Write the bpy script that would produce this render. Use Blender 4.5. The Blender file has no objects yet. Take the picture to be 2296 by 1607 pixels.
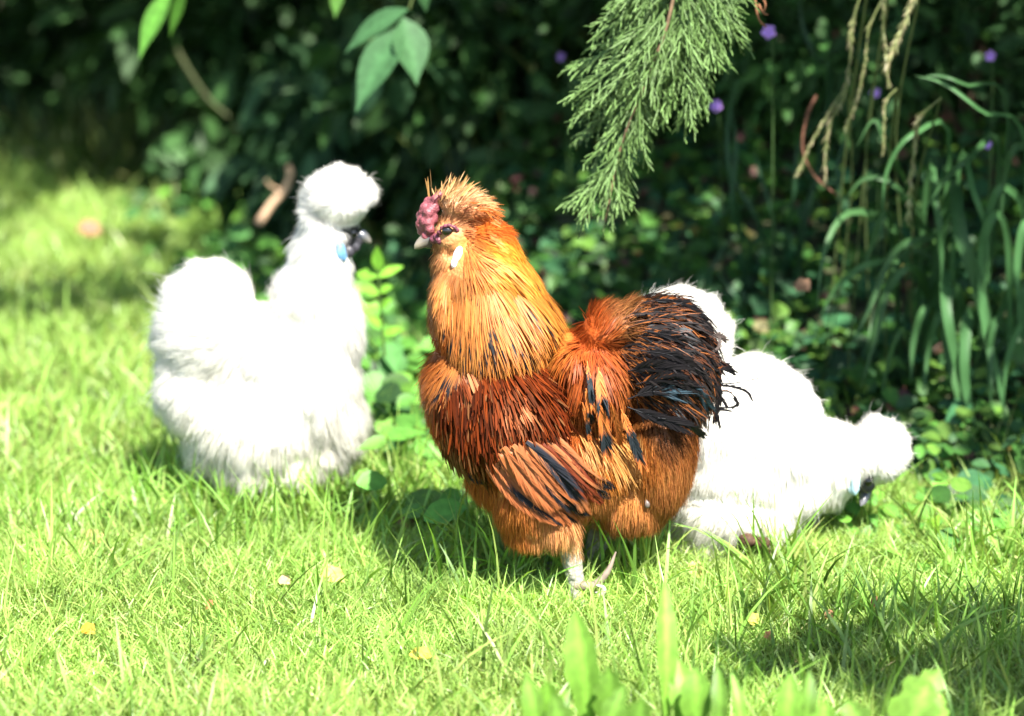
import bpy, math, random
import numpy as np
from mathutils import Vector, Matrix
from mathutils.bvhtree import BVHTree
from mathutils.kdtree import KDTree

random.seed(7)
rng = np.random.default_rng(11)
scene = bpy.context.scene
COL = scene.collection

# ------------------------------------------------------------------ camera
PITCH = math.radians(12.0)
CAM_H = 0.8658
cam_data = bpy.data.cameras.new("camera")
cam_data.lens = 85.0
cam_data.sensor_width = 36.0
cam_data.clip_start = 0.05
cam_data.clip_end = 500.0
cam_data.dof.use_dof = True
cam_data.dof.focus_distance = 2.72
cam_data.dof.aperture_fstop = 3.0
cam = bpy.data.objects.new("camera", cam_data)
COL.objects.link(cam)
cam.location = (0, 0, CAM_H)
cam.rotation_euler = (math.pi / 2 - PITCH, 0, 0)
scene.camera = cam

# ------------------------------------------------------------------ light
SUN_EL = math.radians(54)
SUN_AZ = math.atan2(0.42, -0.907)          # clockwise from +Y: behind the camera, to its right
SUN = np.array([math.sin(SUN_AZ) * math.cos(SUN_EL), math.cos(SUN_AZ) * math.cos(SUN_EL), math.sin(SUN_EL)])
world = bpy.data.worlds.new("World")
scene.world = world
world.use_nodes = True
nt = world.node_tree
sky = nt.nodes.new("ShaderNodeTexSky")
sky.sky_type = 'NISHITA'
sky.sun_disc = False
sky.sun_elevation = SUN_EL
sky.sun_rotation = SUN_AZ
bg = nt.nodes["Background"]
bg.inputs[1].default_value = 0.07
nt.links.new(sky.outputs[0], bg.inputs[0])
sun_data = bpy.data.lights.new("sun", 'SUN')
sun_data.energy = 4.6
sun_data.angle = math.radians(0.55)
sun_data.color = (1.0, 0.95, 0.86)
sun = bpy.data.objects.new("sun", sun_data)
COL.objects.link(sun)
sun.rotation_euler = Vector(SUN).to_track_quat('Z', 'Y').to_euler()
scene.view_settings.view_transform = 'Standard'
scene.view_settings.look = 'None'
scene.view_settings.exposure = 2.25
scene.view_settings.gamma = 1.0
scene.view_settings.use_curve_mapping = False
scene.cycles.max_bounces = 8
scene.cycles.transparent_max_bounces = 4
scene.cycles.use_denoising = True

# ------------------------------------------------------------------ helpers
TX = 0.5 * 36.0 / 85.0
TY = TX * 1607 / 2296
CP, SP = math.cos(PITCH), math.sin(PITCH)


def P(px, py, y):
    """A picture point of the 2296 x 1607 sketch put on the upright plane at distance y."""
    px = np.asarray(px, float); py = np.asarray(py, float)
    cx = (px - 1148) / 1148 * TX
    cy = (803.5 - py) / 803.5 * TY
    dy = CP + cy * SP
    t = y / dy
    return np.stack([cx * t, np.broadcast_to(y, t.shape) * 1.0, CAM_H + (-SP + cy * CP) * t], -1)


def unP(pts, y0):
    """Back from world x, z to sketch units for a body that stands on the plane y0."""
    k = y0
    s = (pts[:, 2] - CAM_H) / k
    cy = (s * CP + SP) / (CP - s * SP)
    dy = CP + cy * SP
    cx = pts[:, 0] / k * dy
    return 1148 + cx / TX * 1148, 803.5 - cy / TY * 803.5


def ground_y(py):
    cy = (803.5 - py) / 803.5 * TY
    return CAM_H * (CP + cy * SP) / (SP - cy * CP)


def G(px, py):
    """The point of the flat lawn under a picture point."""
    y = ground_y(py)
    p = P(px, py, y)
    return np.array([p[0], p[1], 0.0])


def lin(c):
    c = np.asarray(c, float) / 255.0
    return np.where(c <= 0.04045, c / 12.92, ((c + 0.055) / 1.055) ** 2.4)


def unit(v):
    return v / np.maximum(np.linalg.norm(v, axis=-1, keepdims=True), 1e-9)


def rand_unit(n):
    return unit(rng.normal(size=(n, 3)))


_lat = rng.random((64, 64))


def noise2(x, y, f=1.0):
    x = np.asarray(x) * f; y = np.asarray(y) * f
    xi = np.floor(x).astype(int); yi = np.floor(y).astype(int)
    fx = x - xi; fy = y - yi
    fx = fx * fx * (3 - 2 * fx); fy = fy * fy * (3 - 2 * fy)
    g = lambda a, b: _lat[a % 64, b % 64]
    return (g(xi, yi) * (1 - fx) + g(xi + 1, yi) * fx) * (1 - fy) + (g(xi, yi + 1) * (1 - fx) + g(xi + 1, yi + 1) * fx) * fy


def tag(o, label=None, cat=None, group=None, kind=None):
    if label: o["label"] = label
    if cat: o["category"] = cat
    if group: o["group"] = group
    if kind: o["kind"] = kind
    return o


def link(name, me, mat, parent=None):
    o = bpy.data.objects.new(name, me)
    COL.objects.link(o)
    if mat is not None:
        me.materials.clear()
        me.materials.append(mat)
    if parent is not None:
        o.parent = parent
        o.matrix_parent_inverse = parent.matrix_basis.inverted()
    return o


def empty(name, loc):
    o = bpy.data.objects.new(name, None)
    o.empty_display_size = 0.05
    COL.objects.link(o)
    o.location = loc
    return o


def np_mesh(name, verts, quads, cols=None, smooth=True):
    me = bpy.data.meshes.new(name)
    nv, nf = len(verts), len(quads)
    k = quads.shape[1]
    me.vertices.add(nv)
    me.vertices.foreach_set("co", np.ascontiguousarray(verts, np.float32).ravel())
    me.loops.add(nf * k)
    me.loops.foreach_set("vertex_index", np.ascontiguousarray(quads, np.int32).ravel())
    me.polygons.add(nf)
    me.polygons.foreach_set("loop_start", np.arange(0, nf * k, k, dtype=np.int32))
    if smooth:
        me.polygons.foreach_set("use_smooth", np.ones(nf, bool))
    if cols is not None:
        ca = me.color_attributes.new("Col", 'FLOAT_COLOR', 'POINT')
        rgba = np.ones((nv, 4), np.float32)
        rgba[:, :3] = cols
        ca.data.foreach_set("color", rgba.ravel())
    me.update(calc_edges=True)
    return me


class Bag:
    """Collects quad pieces into one mesh."""
    def __init__(self):
        self.v, self.q, self.c, self.n, self.nv = [], [], [], 0, []

    def add(self, v, q, c, nv=None):
        if nv is not None: self.nv.append(nv)
        self.v.append(v); self.q.append(q + self.n)
        self.c.append(np.broadcast_to(c, v.shape) if np.ndim(c) < 2 else c)
        self.n += len(v)

    def mesh(self, name, smooth=True):
        me = np_mesh(name, np.concatenate(self.v), np.concatenate(self.q), np.concatenate(self.c), smooth)
        if self.nv:                                   # down shades like the soft coat it lies in
            me.normals_split_custom_set_from_vertices(np.concatenate(self.nv).astype(np.float32))
        return me

    def build(self, name, mat, parent=None, smooth=True):
        return link(name, self.mesh(name, smooth), mat, parent)


def ribbons(bag, base, d, nrm, L, W, prof, bend=None, bend_dir=None, fold=0.0, cols=2, col=None, wob=0.0, tips=None, tip_w=0.0, soft=None):
    """Many tapered blades at once: strands of down, feathers, grass, leaves.
    prof: half-width profile along the blade; col: (N or 1, rows, cols, 3)."""
    n = len(base); rows = len(prof)
    L = np.broadcast_to(np.asarray(L, float), n); W = np.broadcast_to(np.asarray(W, float), n)
    d = unit(np.asarray(d, float)); nrm = np.asarray(nrm, float)
    bend = np.zeros(n) if bend is None else np.broadcast_to(np.asarray(bend, float), n)
    if bend_dir is None: bend_dir = np.array([[0, 0, -1.0]])
    bd = np.broadcast_to(bend_dir, (n, 3))
    pts = np.empty((n, rows, 3)); tan = np.empty((n, rows, 3))
    p = np.array(base, float); cur = d.copy()
    step = (L / (rows - 1))[:, None]
    for i in range(rows):
        pts[:, i] = p; tan[:, i] = cur
        p = p + cur * step
        cur = cur + bd * (bend / (rows - 1))[:, None]
        if wob: cur = cur + rng.normal(size=(n, 3)) * wob
        cur = unit(cur)
    if tips is not None:
        w = (np.linspace(0, 1, rows) ** 1.3)[None, :, None] * tip_w
        pts = pts + (tips - pts[:, -1])[:, None, :] * w
        tan[:, :-1] = unit(pts[:, 1:] - pts[:, :-1]); tan[:, -1] = tan[:, -2]
    side = unit(np.cross(tan, nrm[:, None, :]))
    up = np.cross(side, tan)
    xs = np.linspace(-1, 1, cols)
    pr = np.asarray(prof)[None, :, None, None]
    off = side[:, :, None, :] * xs[None, None, :, None] * pr * (W * 0.5)[:, None, None, None]
    if fold:
        off = off + up[:, :, None, :] * (np.abs(xs)[None, None, :, None]) * pr * (W * 0.5 * fold)[:, None, None, None]
    v = (pts[:, :, None, :] + off).reshape(-1, 3)
    idx = np.arange(n * rows * cols).reshape(n, rows, cols)
    q = np.stack([idx[:, :-1, :-1], idx[:, :-1, 1:], idx[:, 1:, 1:], idx[:, 1:, :-1]], -1).reshape(-1, 4)
    c = np.broadcast_to(col, (n, rows, cols, 3)).reshape(-1, 3)
    nv = None
    if soft is not None:
        nv = unit(up * 0.2 + np.broadcast_to(soft[:, None, :], up.shape) * 0.8)
        nv = np.repeat(nv[:, :, None, :], cols, 2).reshape(-1, 3)
    bag.add(v, q, c, nv)
    return pts


def tube(bag, pts, rad, col, sides=6):
    pts = np.asarray(pts, float); n = len(pts)
    rad = np.broadcast_to(np.asarray(rad, float), n)
    t = np.gradient(pts, axis=0); t = unit(t)
    ref = np.array([0.13, 0.9, 0.3])
    a = unit(np.cross(t, ref)); b = np.cross(t, a)
    ang = np.linspace(0, 2 * np.pi, sides, endpoint=False)
    v = pts[:, None, :] + rad[:, None, None] * (np.cos(ang)[None, :, None] * a[:, None, :] + np.sin(ang)[None, :, None] * b[:, None, :])
    idx = np.arange(n * sides).reshape(n, sides)
    q = np.stack([idx[:-1], np.roll(idx, -1, 1)[:-1], np.roll(idx, -1, 1)[1:], idx[1:]], -1).reshape(-1, 4)
    col = np.asarray(col, float)
    c = np.repeat(col, sides, 0) if col.ndim == 2 else col
    bag.add(v.reshape(-1, 3), q, c)


def smooth_path(ctrl, n=16):
    """Catmull-Rom through control points."""
    c = np.asarray(ctrl, float)
    c = np.concatenate([[2 * c[0] - c[1]], c, [2 * c[-1] - c[-2]]])
    m = len(c) - 3
    out = []
    for u in np.linspace(0, m - 1e-6, n):
        i = int(u); t = u - i
        p0, p1, p2, p3 = c[i:i + 4]
        out.append(0.5 * (2 * p1 + (p2 - p0) * t + (2 * p0 - 5 * p1 + 4 * p2 - p3) * t * t + (3 * p1 - p0 - 3 * p2 + p3) * t ** 3))
    return np.array(out)


# ------------------------------------------------------------------ materials
def mat_attr(name, rough=0.5, spec=0.4, trans=0.0, sheen=0.0, noise=0.0, noise_scale=60.0, gain=1.0, tint=None, trans_tint=None, bump=0.0, bump_scale=200.0):
    """Principled surface whose colour is the mesh's own albedo, with light passing through by 'trans'."""
    m = bpy.data.materials.new(name)
    m.use_nodes = True
    t = m.node_tree; N = t.nodes; K = t.links
    pb = N["Principled BSDF"]; out = N["Material Output"]
    at = N.new("ShaderNodeAttribute"); at.attribute_name = "Col"
    src = at.outputs["Color"]
    if noise:
        tc = N.new("ShaderNodeTexCoord"); nz = N.new("ShaderNodeTexNoise")
        nz.inputs["Scale"].default_value = noise_scale; nz.inputs["Detail"].default_value = 4
        K.new(tc.outputs["Object"], nz.inputs["Vector"])
        mr = N.new("ShaderNodeMapRange")
        mr.inputs["From Min"].default_value = 0.3; mr.inputs["From Max"].default_value = 0.7
        mr.inputs["To Min"].default_value = 1 - noise; mr.inputs["To Max"].default_value = 1 + noise
        K.new(nz.outputs["Fac"], mr.inputs["Value"])
        mx = N.new("ShaderNodeVectorMath"); mx.operation = 'SCALE'
        K.new(src, mx.inputs[0]); K.new(mr.outputs[0], mx.inputs["Scale"])
        src = mx.outputs[0]
    K.new(src, pb.inputs["Base Color"])
    pb.inputs["Roughness"].default_value = rough
    pb.inputs["Specular IOR Level"].default_value = spec
    if tint: pb.inputs["Specular Tint"].default_value = (*tint, 1)
    if sheen:
        pb.inputs["Sheen Weight"].default_value = sheen
        pb.inputs["Sheen Roughness"].default_value = 0.4
    if bump:
        tc2 = N.new("ShaderNodeTexCoord"); vz = N.new("ShaderNodeTexVoronoi")
        vz.inputs["Scale"].default_value = bump_scale
        K.new(tc2.outputs["Object"], vz.inputs["Vector"])
        bp = N.new("ShaderNodeBump"); bp.inputs["Strength"].default_value = bump; bp.inputs["Distance"].default_value = 0.002
        bp.invert = True
        K.new(vz.outputs["Distance"], bp.inputs["Height"])
        K.new(bp.outputs[0], pb.inputs["Normal"])
    if trans:
        tr = N.new("ShaderNodeBsdfTranslucent")
        if trans_tint:
            mu = N.new("ShaderNodeVectorMath"); mu.operation = 'MULTIPLY'
            mu.inputs[1].default_value = trans_tint
            K.new(src, mu.inputs[0]); K.new(mu.outputs[0], tr.inputs["Color"])
        else:
            K.new(src, tr.inputs["Color"])
        ms = N.new("ShaderNodeMixShader"); ms.inputs[0].default_value = trans
        K.new(pb.outputs[0], ms.inputs[1]); K.new(tr.outputs[0], ms.inputs[2])
        K.new(ms.outputs[0], out.inputs["Surface"])
    return m


M_grass = mat_attr("grass_blade", 0.42, 0.45, trans=0.42, trans_tint=(1.25, 1.15, 0.6))
M_reed = mat_attr("reed_blade", 0.5, 0.2, trans=0.25, trans_tint=(1.1, 1.1, 0.7))
M_leaf = mat_attr("green_leaf", 0.5, 0.25, trans=0.3, trans_tint=(1.2, 1.15, 0.6), noise=0.2, noise_scale=90)
M_dark_leaf = mat_attr("shade_leaf", 0.55, 0.2, trans=0.2, trans_tint=(1.1, 1.1, 0.6), noise=0.2, noise_scale=60)
M_down = mat_attr("down", 0.75, 0.12, trans=0.45)
M_white_down = mat_attr("white_down", 0.8, 0.1, trans=0.58)
M_feather = mat_attr("feather", 0.5, 0.28, trans=0.42)
M_covert = mat_attr("covert_feather", 0.36, 0.3, trans=0.2, tint=(1.0, 0.42, 0.2))
M_tail = mat_attr("tail_feather", 0.42, 0.10, trans=0.05, tint=(0.75, 0.9, 1.0))
M_skin = mat_attr("bird_skin", 0.45, 0.4, noise=0.25, noise_scale=160)
M_comb = mat_attr("comb_skin", 0.5, 0.3, noise=0.3, noise_scale=220, bump=0.35, bump_scale=420)
M_beak = mat_attr("beak_horn", 0.25, 0.5, noise=0.15, noise_scale=80)
M_eye = mat_attr("eye", 0.08, 0.8)
M_wood = mat_attr("twig_bark", 0.7, 0.2, noise=0.3, noise_scale=120)
M_dry = mat_attr("dry_leaf", 0.6, 0.3, trans=0.2, noise=0.3, noise_scale=130)
M_petal = mat_attr("petal", 0.6, 0.2, trans=0.35)
M_conifer = mat_attr("conifer_scale_leaf", 0.5, 0.35, trans=0.08, noise=0.25, noise_scale=300)


def mat_soil():
    m = bpy.data.materials.new("soil")
    m.use_nodes = True
    t = m.node_tree; N = t.nodes; K = t.links
    pb = N["Principled BSDF"]
    tc = N.new("ShaderNodeTexCoord"); nz = N.new("ShaderNodeTexNoise")
    nz.inputs["Scale"].default_value = 14; nz.inputs["Detail"].default_value = 8
    K.new(tc.outputs["Object"], nz.inputs["Vector"])
    cr = N.new("ShaderNodeValToRGB")
    cr.color_ramp.elements[0].position = 0.35; cr.color_ramp.elements[0].color = (0.014, 0.020, 0.007, 1)
    cr.color_ramp.elements[1].position = 0.7; cr.color_ramp.elements[1].color = (0.05, 0.055, 0.02, 1)
    K.new(nz.outputs["Fac"], cr.inputs[0]); K.new(cr.outputs[0], pb.inputs["Base Color"])
    pb.inputs["Roughness"].default_value = 0.9
    bp = N.new("ShaderNodeBump"); bp.inputs["Strength"].default_value = 0.7; bp.inputs["Distance"].default_value = 0.03
    K.new(nz.outputs["Fac"], bp.inputs["Height"]); K.new(bp.outputs[0], pb.inputs["Normal"])
    return m


M_soil = mat_soil()

# ------------------------------------------------------------------ terrain
LX = np.array([-3.0, -1.6, -1.0, -0.62, -0.3, -0.05, 0.15, 0.4, 0.7, 1.2, 3.0])
LY = np.array([9.6, 8.8, 7.6, 6.1, 4.75, 3.95, 3.6, 3.33, 3.16, 3.0, 2.8])


def bank_s(x, y):
    """How far behind the foot of the bank a point lies, in metres."""
    return (y - np.interp(x, LX, LY)) * 0.8


def terrain(x, y):
    s = np.maximum(bank_s(x, y), 0)
    z = np.where(s < 0.35, s * s * 0.75, 0.092 + (s - 0.35) * 0.53)
    z = np.minimum(z, 1.1 + 0.05 * s)
    bump = (noise2(x + 9, y + 5, 2.7) - 0.5) * 0.05 + (noise2(x, y, 9.0) - 0.5) * 0.02
    return z + bump * np.clip(s * 4, 0.1, 1.0) - 0.005


gx = np.concatenate([[-40, -20, -10, -6], np.linspace(-4, 4, 161), [6, 10, 20, 40]])
gy = np.concatenate([[-30, -12, -4, 0], np.linspace(0.6, 9, 169), [12, 20, 40, 80]])
X, Y = np.meshgrid(gx, gy)
Z = terrain(X, Y)
vv = np.stack([X, Y, Z], -1).reshape(-1, 3)
ii = np.arange(len(vv)).reshape(X.shape)
qq = np.stack([ii[:-1, :-1], ii[:-1, 1:], ii[1:, 1:], ii[1:, :-1]], -1).reshape(-1, 4)
tag(link("ground", np_mesh("ground", vv, qq), M_soil), kind="structure")

# ------------------------------------------------------------------ lawn
def in_view(x, y, pad=0.12):
    return np.abs(x) < (TX * (y * CP + 0.17) + pad)


def scatter(n, x0, x1, y0, y1, keep):
    x = rng.uniform(x0, x1, n); y = rng.uniform(y0, y1, n)
    k = keep(x, y)
    return x[k], y[k]


PROF_BLADE = np.array([0.75, 1.0, 0.85, 0.5, 0.06])


CLEAR = [(0.07, 2.63, 0.085, 0.13), (0.43, 2.82, 0.09, 0.15), (0.235, 2.77, 0.065, 0.12)]


def grass(bag, x, y, h, w, lean, base_col, tip_col, bend=1.1, var=0.25, vary_dir=None):
    if np.max(h) > 0.055:                             # trodden short where the birds stand and peck
        k = np.ones(len(x), bool)
        for (cx, cy, ex, ey) in CLEAR:
            k &= ~((((x - cx) / ex) ** 2 + ((y - cy) / ey) ** 2 < 1) & (h > (0.036 if cx > .4 else 0.016)))
        x, y, h, w = x[k], y[k], h[k], w[k]
    n = len(x)
    az = rng.uniform(0, 2 * np.pi, n) if vary_dir is None else vary_dir
    le = np.abs(rng.normal(lean, 0.25, n))
    hd = np.stack([np.cos(az), np.sin(az), np.zeros(n)], -1)
    d = unit(hd * np.sin(le)[:, None] + np.array([[0, 0, 1.0]]) * np.cos(le)[:, None])
    tw = rng.uniform(-1.2, 1.2, n)
    sd = np.stack([-np.sin(az), np.cos(az), np.zeros(n)], -1)
    nr = unit(np.cross(d, sd) * np.cos(tw)[:, None] + sd * np.sin(tw)[:, None])
    z = terrain(x, y)
    v = rng.normal(1, var, (n, 1, 1, 1)).clip(0.4, 1.8)
    yel = (rng.random(n) ** 3 * (0.4 + 1.2 * noise2(x + 40, y, 6.0))).clip(0, 1)[:, None, None, None]
    v = v * (0.72 + 0.56 * noise2(x, y + 17, 9.0))[:, None, None, None]
    h = h * (0.6 + 0.8 * noise2(x + 5, y + 9, 7.0))
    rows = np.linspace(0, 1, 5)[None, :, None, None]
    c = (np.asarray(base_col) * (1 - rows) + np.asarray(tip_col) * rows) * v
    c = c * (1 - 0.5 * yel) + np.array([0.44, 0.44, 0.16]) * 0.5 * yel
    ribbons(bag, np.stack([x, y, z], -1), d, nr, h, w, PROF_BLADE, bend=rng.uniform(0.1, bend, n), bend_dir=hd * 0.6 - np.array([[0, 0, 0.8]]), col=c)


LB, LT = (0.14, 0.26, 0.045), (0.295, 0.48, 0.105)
bag = Bag()
lawn_keep = lambda x, y: in_view(x, y, 0.25) & (bank_s(x, y) < 0.05 + 0.12 * rng.random(len(x)))
# short mat, dense near the camera
x, y = scatter(190000, -1.0, 1.0, 1.95, 3.3, lawn_keep)
grass(bag, x, y, rng.uniform(0.022, 0.05, len(x)), rng.uniform(0.0011, 0.0025, len(x)), 0.65, LB, LT)
x, y = scatter(210000, -2.6, 1.1, 3.3, 8.6, lawn_keep)
grass(bag, x, y, rng.uniform(0.03, 0.065, len(x)), rng.uniform(0.002, 0.004, len(x)), 0.55, LB, LT)
x, y = scatter(10000, -1.0, 1.0, 1.95, 3.6, lawn_keep)
grass(bag, x, y, rng.uniform(0.02, 0.06, len(x)), rng.uniform(0.0008, 0.0018, len(x)), 1.25, (.30, .25, .12), (.42, .36, .19), bend=.5)
# longer blades standing out of the mat
x, y = scatter(17000, -1.1, 1.1, 1.95, 4.2, lambda x, y: lawn_keep(x, y) & (rng.random(len(x)) < 0.15 + 1.1 * noise2(x, y, 5) ** 2))
grass(bag, x, y, rng.uniform(0.05, 0.12, len(x)), rng.uniform(0.002, 0.0042, len(x)), 0.4, LB, (0.19, 0.37, 0.06), bend=0.9)
x, y = scatter(14000, -2.6, 0.8, 3.8, 8.6, lambda x, y: lawn_keep(x, y) & (rng.random(len(x)) < noise2(x, y, 2.5)))
grass(bag, x, y, rng.uniform(0.06, 0.13, len(x)), rng.uniform(0.003, 0.006, len(x)), 0.4, LB, LT, bend=1.2)
# tufts round the birds' feet and along the shade on the right
for cx, cy, r, m in ((960, 1170, 0.16, 420), (1180, 1300, 0.13, 260), (1420, 1270, 0.10, 160), (560, 1165, 0.20, 420), (1500, 1340, .13, 120),
                     (1850, 1300, 0.2, 360), (2150, 1270, 0.2, 330), (2000, 1420, 0.25, 300), (480, 1130, .12, 200), (800, 1150, .15, 240)):
    g = G(cx, cy)
    x = g[0] + rng.normal(0, r * 0.55, m); y = g[1] + rng.normal(0, r * 0.4, m)
    grass(bag, x, y, rng.uniform(0.05, 0.12, m), rng.uniform(0.003, 0.0052, m), 0.4, LB, (0.16, 0.34, 0.05), bend=1.0)
# thinner lawn beyond the sides of the picture
x, y = scatter(150000, -4.5, 3.0, 1.6, 9.5, lambda x, y: ~in_view(x, y, 0.22) & (bank_s(x, y) < 0.1))
grass(bag, x, y, rng.uniform(0.04, 0.09, len(x)), rng.uniform(0.004, 0.007, len(x)), 0.6, LB, LT)
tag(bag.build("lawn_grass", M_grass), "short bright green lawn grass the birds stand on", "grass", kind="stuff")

# far-off and bank-side long grass at the left, in the shade
bag = Bag()
x, y = scatter(42000, -2.8, 0.3, 4.6, 9.6, lambda x, y: in_view(x, y, 0.3) & (bank_s(x, y) > -0.15 - np.where(x < -.6, 1.3, 0)) & (y > np.where(x < -.6, 6.05, 0)) & (rng.random(len(x)) < np.where(x < -0.55, 0.9, 0.25)))
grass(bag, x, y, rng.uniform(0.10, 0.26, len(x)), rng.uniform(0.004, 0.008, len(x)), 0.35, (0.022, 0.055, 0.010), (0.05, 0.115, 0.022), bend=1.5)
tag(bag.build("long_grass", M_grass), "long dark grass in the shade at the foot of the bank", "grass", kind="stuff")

# ------------------------------------------------------------------ ground cover on the bank
PROF_ROUND = np.array([0.25, 0.85, 1.0, 0.8, 0.12])
PROF_HEART = np.array([0.55, 1.0, 0.8, 0.42, 0.02])
PROF_LANCE = np.array([0.12, 0.75, 1.0, 0.85, 0.5, 0.04])


def leaf_cloud(bag, pts, nrm, L, W, col, prof=PROF_ROUND, up=0.6, var=0.3, bend=0.5, fold=0.25, cols=3):
    n = len(pts)
    nn = unit(nrm * up + rand_unit(n) * (1 - up) + np.array([[0, -0.15, 0.25]]))
    d = unit(np.cross(nn, rand_unit(n)))
    v = rng.normal(1, var, (n, 1, 1, 1)).clip(0.35, 1.9)
    c = np.asarray(col)
    c = c[:, None, None, :] if c.ndim == 2 else c[None, None, None, :]
    mid = np.ones((1, 1, cols, 1)); mid[0, 0, cols // 2] = 1.25
    ribbons(bag, pts - d * (np.broadcast_to(L, n) * 0.5)[:, None], d, nn, L, W, prof, bend=rng.uniform(0, bend, n), bend_dir=-nn, fold=fold, cols=cols, col=c * v * mid)


bag = Bag()
def cover(n, keep, lo, hi, col, zoff=0.05, **k):
    x, y = scatter(n, -2.4, 1.5, 2.8, 8.0, keep)
    m = len(x)
    z = terrain(x, y) + rng.random(m) ** 1.5 * zoff + 0.008
    L = rng.uniform(lo, hi, m)
    cc = np.asarray(col)[rng.integers(0, len(col), m)]
    hf = m // 2
    for a_, b_, pf, rt_ in ((0, hf, PROF_ROUND, .9), (hf, m, PROF_HEART, .72)):
        leaf_cloud(bag, np.stack([x, y, z], -1)[a_:b_], np.tile([[0, -0.45, 0.9]], (b_ - a_, 1)), L[a_:b_] * (1.0 if rt_ > .8 else 1.2), L[a_:b_] * rt_ * rng.uniform(0.8, 1.15, b_ - a_), cc[a_:b_], prof=pf, **k)


GREENS = [(0.030, 0.090, 0.017), (0.042, 0.115, 0.019), (0.028, 0.075, 0.026), (0.06, 0.125, 0.02), (0.024, 0.08, 0.032)]
cover(70000, lambda x, y: in_view(x, y, 0.25) & (bank_s(x, y) > -0.02) & (bank_s(x, y) < 1.5) & (rng.random(len(x)) < np.where(x > -0.25, 1.0, 0.35) * (0.35 + noise2(x + 3, y, 5))), 0.018, 0.042, GREENS, 0.07)
# bigger creeping leaves near the foot of the bank
cover(26000, lambda x, y: in_view(x, y, 0.25) & (bank_s(x, y) > -0.16) & (bank_s(x, y) < 0.35) & (x > -0.9) & (rng.random(len(x)) < 0.15 + noise2(x, y + 7, 6)), 0.03, 0.055, GREENS, 0.06, up=0.75)
# clover and small leaves running out into the lawn, sunlit tone put into their greens
cover(75000, lambda x, y: in_view(x, y, 0.2) & (bank_s(x, y) > np.where(x < 0.05, -0.75, -0.38)) & (bank_s(x, y) < -0.02) & (rng.random(len(x)) < 1.1 * noise2(x, y + 3, 4) ** 2 + np.where(x < 0.05, 0.35, 0) * np.clip(1 + bank_s(x, y) / .75, 0, 1) + np.where((x > -.4) & (x < .1), .3, 0)), 0.016, 0.034, [(0.07, 0.19, 0.03), (0.055, 0.15, 0.025), (0.09, 0.22, 0.03)], 0.035, up=0.75)
cover(7000, lambda x, y: (x > 0.28) & (y > 2.6) & (y < 3.15) & in_view(x, y, 0.2) & (rng.random(len(x)) < noise2(x, y, 7) * 1.2), 0.016, 0.034, [(0.08, 0.20, 0.03), (0.06, 0.16, 0.03)], 0.03, up=0.75)
cover(42000, lambda x, y: (x > -1.35) & (x < .02) & in_view(x, y, 0.1) & (bank_s(x, y) > -1.35) & (bank_s(x, y) < 0) & (rng.random(len(x)) < 1.5 * noise2(x + 2, y + 3, 3.4) ** 1.5 * np.clip(1.35 + bank_s(x, y), .15, 1)), 0.028, 0.055, [(0.07, 0.19, 0.03), (0.055, 0.15, 0.025), (0.09, 0.21, 0.03), (0.04, 0.11, 0.03)], 0.10, up=0.7)
# yellow, brown and reddish bits among the leaves
cover(6500, lambda x, y: in_view(x, y, 0.2) & (bank_s(x, y) > 0.0) & (bank_s(x, y) < 1.3) & (x > -0.5), 0.01, 0.026, [(0.07, 0.03, 0.02), (0.09, 0.045, 0.03), (0.10, 0.09, 0.015), (0.06, 0.025, 0.025), (0.05, 0.03, 0.018)], 0.09)
tag(bag.build("ground_cover", M_leaf), "low creeping leaves covering the shaded bank behind the birds", "ground cover", kind="stuff")

# ------------------------------------------------------------------ shrubs on the bank (dark, in shade)
def shrub(name, px, py, y, rx, rz, n, lo, hi, col, label, cat="shrub", prof=PROF_LANCE, ratio=0.45, droop=0.5):
    c = P(px, py, y)
    zb = float(terrain(np.array([c[0]]), np.array([y]))[0])
    root = empty(name, (c[0], y, zb))
    tag(root, label, cat, "shrubs on the bank")
    k = rng.normal(size=(n, 3)); k = k / np.linalg.norm(k, axis=1, keepdims=True) * (rng.random((n, 1)) ** 0.45)
    # a few dense arms rather than one ball
    arms = rand_unit(9) * np.array([rx, rx * 0.8, rz]) * 0.75
    pts = c + k * np.array([rx, rx * 0.8, rz]) * 0.5 + arms[rng.integers(0, 9, n)] * rng.uniform(0.4, 1.0, (n, 1))
    pts[:, 2] = np.maximum(pts[:, 2], terrain(pts[:, 0], pts[:, 1]) + 0.02)
    b = Bag()
    L = rng.uniform(lo, hi, n)
    out = unit(pts - c)
    d = unit(out * 0.6 + rand_unit(n) * 0.6 + np.array([[0, -0.1, -droop]]))
    nn = unit(np.cross(d, rand_unit(n)) + np.array([[0, -0.5, 0.7]]))
    v = rng.normal(1, 0.3, (n, 1, 1, 1)).clip(0.3, 1.9)
    mid = np.array([1, 1.35, 1.0])[None, None, :, None]
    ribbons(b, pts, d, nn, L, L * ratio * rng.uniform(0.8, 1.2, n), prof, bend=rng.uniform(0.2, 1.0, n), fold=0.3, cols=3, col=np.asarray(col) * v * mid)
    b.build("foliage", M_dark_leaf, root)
    s = Bag()
    for a in arms:
        tube(s, smooth_path([(c[0], y, zb - 0.02), (c[0] + a[0] * 0.3, y + a[1] * 0.3, (zb + c[2] + a[2]) / 2 + 0.03), c + a], 8), np.linspace(0.006, 0.002, 8), (0.05, 0.035, 0.02))
    s.build("stem", M_wood, root)
    return root


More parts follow.
